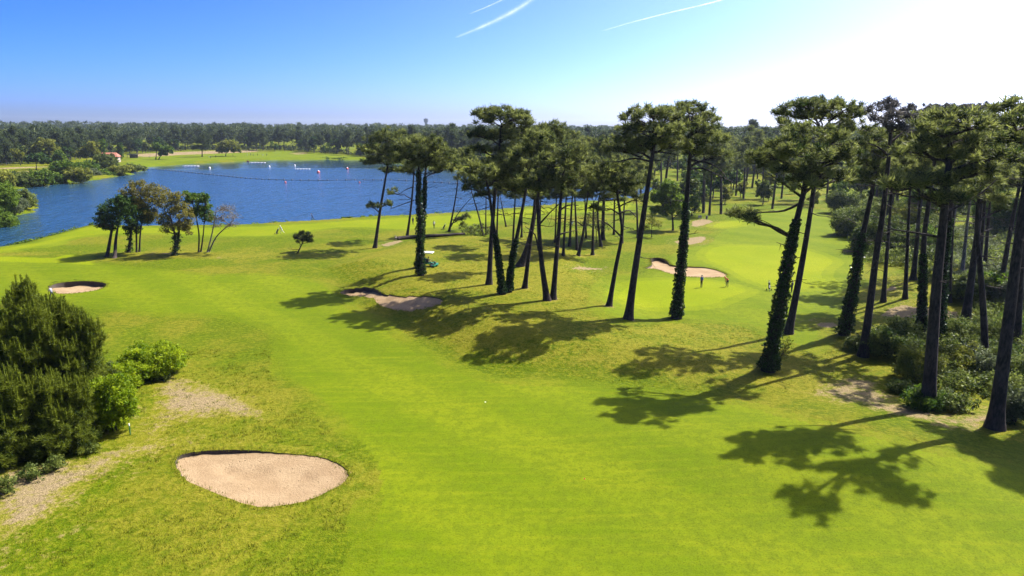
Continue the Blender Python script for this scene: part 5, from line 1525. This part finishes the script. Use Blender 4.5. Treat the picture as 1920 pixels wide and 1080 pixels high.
# ------------------------------------------------------------------ posts and small course furniture
mk = thing("marker_post", "thin marker post with a white top by the bright bush in the foreground", "post", gp(244.5, 815))
mb = MB(); mb.tube(np.array([(0, 0, -.2), (0, 0, .70)]), [.045, .045], 8); mb.obj("post", M['mgreen'], mk)
mb = MB(); mb.tube(np.array([(0, 0, .70), (0, 0, .86), (0, 0, .88)]), [.048, .048, .03], 8); mb.obj("top", M['white'], mk)
mk = thing("marker_box", "small white marker box on the lake bank at the left", "marker", gp(33, 447))
mb = MB(); mb.box((-.17, -.17, 0), (.17, .17, .5)); mb.box((-.2, -.2, .5), (.2, .2, .56)); mb.obj("box", M['white'], mk)
mb = MB(); mb.tube(np.array([(0, 0, -.2), (0, 0, .05)]), [.06, .06], 8); mb.obj("foot", M['metal'], mk)
mk = thing("tee_sign", "dark board on two legs beside the path beyond the tee", "sign", gp(1312, 411), .2)
mb = MB(); mb.box((-.42, -.03, .35), (.42, .03, .95)); mb.obj("board", M['greyc'], mk)
for x in (-.36, .36):
    mb = MB(); mb.box((x - .04, .032, -.1), (x + .04, .10, 1.0)); mb.obj("leg", M['wood'], mk)
mk = thing("litter_bin", "dark round bin right of the board beyond the tee", "bin", gp(1325, 411))
lathe([(.22, 0), (.26, .7), (.27, .72), (.25, .74)], 14).obj("bin", M['wood'], mk)
lathe([(.28, .74), (.28, .80), (.02, .86)], 14).obj("lid", M['black'], mk)
mk = thing("yardage_disc", "tiny white distance disc set in the fairway", "marker", gp(910, 754))
lathe([(.06, -.02), (.06, .02), (.05, .03), (.01, .035)], 14).obj("disc", M['white'], mk)
mk = thing("red_tee_marker", "tiny red marker set in the near fairway", "marker", gp(1096, 898))
lathe([(.04, -.02), (.05, .03), (.03, .06), (.01, .065)], 12).obj("cone", M['red'], mk)

# ------------------------------------------------------------------ on the lake
def lakep(px, py, z=WATER_Z): return flat(px, py, z)
pts = [(262, 316), (300, 318), (340, 322), (380, 326), (420, 330), (460, 334), (500, 336.5), (560, 338), (620, 338), (680, 337.5), (740, 338), (800, 341), (870, 345)]
lp = spline(np.array([lakep(*q) for q in pts]), 4, False)
bl = thing("buoy_line", "long dark floating line of small floats strung across the lake", "buoy line", lp[0])
mb = MB(); mb.tube(lp - lp[0], [.13] * len(lp), 5, False); mb.obj("rope", M['black'], bl)
dist = np.concatenate([[0], np.cumsum(np.linalg.norm(np.diff(lp, axis=0), axis=1))])
fl = lathe([(.02, -.35), (.30, -.2), (.36, .05), (.25, .35), (.02, .42)], 10).mesh("float", True)
fl.materials.append(M['black'])
for k, s in enumerate(np.linspace(4, dist[-1] - 4, 56)):
    p = [np.interp(s, dist, lp[:, a]) for a in range(3)]
    o = link("float", fl, None, bl); o.location = Vector(p) - Vector(lp[0]); o.rotation_euler = (0, 0, k)
def buoy(label, px, py, r, m1, m2, z=None):
    p = lakep(px, py)
    b = thing("buoy", label, "buoy", p, 0, "buoys on the lake")
    lathe([(.02, -r * .5), (r * .8, -r * .3), (r, .1 * r), (r * .8, r * .7), (r * .45, r * 1.0)], 14).obj("hull", M[m1], b, True)
    lathe([(r * .46, r * .98), (r * .42, r * 1.25), (r * .05, r * 1.35)], 12).obj("cap", M[m2], b, True)
buoy("red and white buoy nearer the floating raft", 597, 323.5, .85, 'red', 'white')
buoy("red and white buoy at the right near the far lawn's end", 651, 317, .75, 'red', 'white')
buoy("white buoy left in the calm water before the far lawn", 393, 315, .6, 'white', 'greyc')
buoy("white buoy in the middle of the lake's far side", 505, 312.5, .6, 'white', 'greyc')
buoy("small white buoy right of the middle near the far shore", 552.5, 310.5, .6, 'white', 'greyc')
buoy("dark red buoy under the left part of the buoy line", 535, 342, .45, 'red', 'black')
buoy("small dark red buoy under the right part of the buoy line", 674, 342, .35, 'red', 'black')
def raft(label, px, py, L, W):
    p = lakep(px, py)
    b = thing("floating_raft", label, "raft", p, .1, "white rafts on the lake")
    mb = MB(); mb.box((-L / 2, -W / 2, -.2), (L / 2, W / 2, .16)); mb.obj("deck", M['white'], b)
    for k in range(5):
        x = -L / 2 + L * (k + .5) / 5
        mb = MB(); mb.tube(np.array([(x, -W / 2 - .25, .0), (x, W / 2 + .25, .0)]), [.3, .3], 8); mb.obj("float", M['greyc'], b)
raft("white raft in the calm dark water at the left of the far lake", 358, 311.5, 9, 2.4)
raft("white raft in the blue water left of the nearer red buoy", 567.5, 317.2, 8, 2.2)
raft("long white raft close to the far lawn's shore", 483, 305.2, 10, 2.4)

# far lawn: people, hut, screens
pp = None
rng = np.random.default_rng(3)
fp = bone_mesh(BASE, RAD, EDG)[0]; fp.materials.append(M['navy'])
fp2 = fp.copy(); fp2.materials.clear(); fp2.materials.append(M['pale'])
for k, (px, py) in enumerate(((392, 297), (395, 297.3), (405, 295.5), (441, 297), (464, 292), (470, 291.5), (475, 292.3), (483, 292), (493, 293), (437, 294), (500, 292.5), (280, 296.5))):
    p = P(px, py)
    o = link("person", fp if k % 4 else fp2); o.location = (p[0], p[1], ground(p[0], p[1])); o.rotation_euler = (0, 0, rng.uniform(0, 6))
    tag(o, "tiny figure standing on the far lakeside lawn", "person", "people on the far lawn")
p = P(464, 303)
hu = thing("lifeguard_chair", "small red and white chair on the far shore by the long raft", "chair", (p[0], p[1], ground(p[0], p[1])))
for x in (-.7, .7):
    for y in (-.5, .5):
        mb = MB(); mb.tube(np.array([(x, y, -.3), (x * .7, y * .7, 2.0)]), [.08, .08], 6); mb.obj("leg", M['white'], hu)
mb = MB(); mb.box((-.8, -.6, 2.0), (.8, .6, 2.2)); mb.box((-.8, .45, 2.2), (.8, .6, 3.3)); mb.obj("seat", M['red'], hu)
p = P(249, 296)
hu = thing("dark_hut", "low dark shelter with a flat roof at the left end of the far lawn", "shelter", (p[0], p[1], ground(p[0], p[1])))
mb = MB(); mb.box((-3.2, -2, 2.3), (3.2, 2, 2.6)); mb.obj("roof", M['black'], hu)
mb = MB(); mb.box((-3, 1.5, -.2), (3, 1.8, 2.3)); mb.obj("wall", M['wood'], hu)
for x in (-2.8, 2.8):
    mb = MB(); mb.tube(np.array([(x, -1.7, -.2), (x, -1.7, 2.3)]), [.1, .1], 6); mb.obj("post", M['wood'], hu)

# ------------------------------------------------------------------ vapour trails
def trail_mat(name, dens):
    m, nt = new_mat(name); t = NT(nt)
    tc = t.n("ShaderNodeTexCoord").outputs["Object"]
    f = t.noise(tc, .0012, 6, .75)
    tint = t.n("ShaderNodeAttribute", {'attribute_name': 'tint'}).outputs["Fac"]
    a = t.m('MULTIPLY', t.m('MULTIPLY', t.ramp(f, .2, .75), tint), dens)
    d = t.n("ShaderNodeBsdfDiffuse", None, Color=(.95, .95, .95, 1))
    tr = t.n("ShaderNodeBsdfTranslucent", None, Color=(.95, .95, .95, 1))
    mx = t.n("ShaderNodeMixShader", None, Fac=.6, i1=d.outputs[0], i2=tr.outputs[0])
    tp = t.n("ShaderNodeBsdfTransparent")
    o = t.n("ShaderNodeMixShader", None, Fac=a, i1=tp.outputs[0], i2=mx.outputs[0])
    t.out(o.outputs[0])
    return m
def contrail(label, pts, w, dens):
    W = []
    for x, y in pts:
        d = ray(x, y); W.append(d * (2600.0 / d[2]) + np.array([0, 0, CAM_H]))
    W = spline(np.array(W), 8, False); c = W[0].copy()
    s = w * np.mean([mpp(q) for q in W]) / 2
    mb = MB()
    n = len(W); t = np.linspace(0, 1, n)
    rr = s * (0.35 + .65 * np.sin(PI * np.clip(t, .02, .98)) ** .5)
    for q, al in ((1.0, .16), (.75, .25), (.5, .35), (.25, .45)):
        mb.tube(W - c, rr * q, 10, False)
        mb.T[-1][:] = np.repeat(np.clip(np.sin(PI * np.clip(t * .85 + .06, 0, 1)), 0, 1), 10) * al
    o = mb.obj("contrail", trail_mat("vapour", dens), None, True)
    o.location = c
    tag(o, label, "contrail", "vapour trails in the sky")
contrail("broad soft vapour trail high in the middle of the sky", [(855, 70), (890, 56), (930, 38), (975, 14), (1020, -20), (1060, -60)], 13, .14)
contrail("thin bright vapour trail right of the broad one", [(1130, 58), (1180, 43), (1250, 25), (1330, 6), (1400, -14), (1480, -40)], 3.0, .34)
contrail("faint long vapour trail in the bright sky at the right", [(1660, 75), (1760, 57), (1860, 42), (1960, 28), (2060, 12)], 6, .22)
contrail("faint wisp of vapour trail left of the broad one", [(880, 26), (910, 14), (945, -2), (980, -20)], 3.5, .16)

# ------------------------------------------------------------------ the air: far things fade to blue
hv, hnt = new_mat("haze")
hvv = hnt.nodes.new("ShaderNodeVolumePrincipled")
hvv.inputs["Color"].default_value = (0.72, 0.84, 1.0, 1)
hvv.inputs["Density"].default_value = 0.00006
hvv.inputs["Anisotropy"].default_value = 0.35
ho = hnt.nodes.new("ShaderNodeOutputMaterial")
hnt.links.new(hvv.outputs[0], ho.inputs["Volume"])
mb = MB(); mb.box((-2700, -120, -6), (2700, 5600, 75))
tag(mb.obj("haze", hv), kind="stuff")
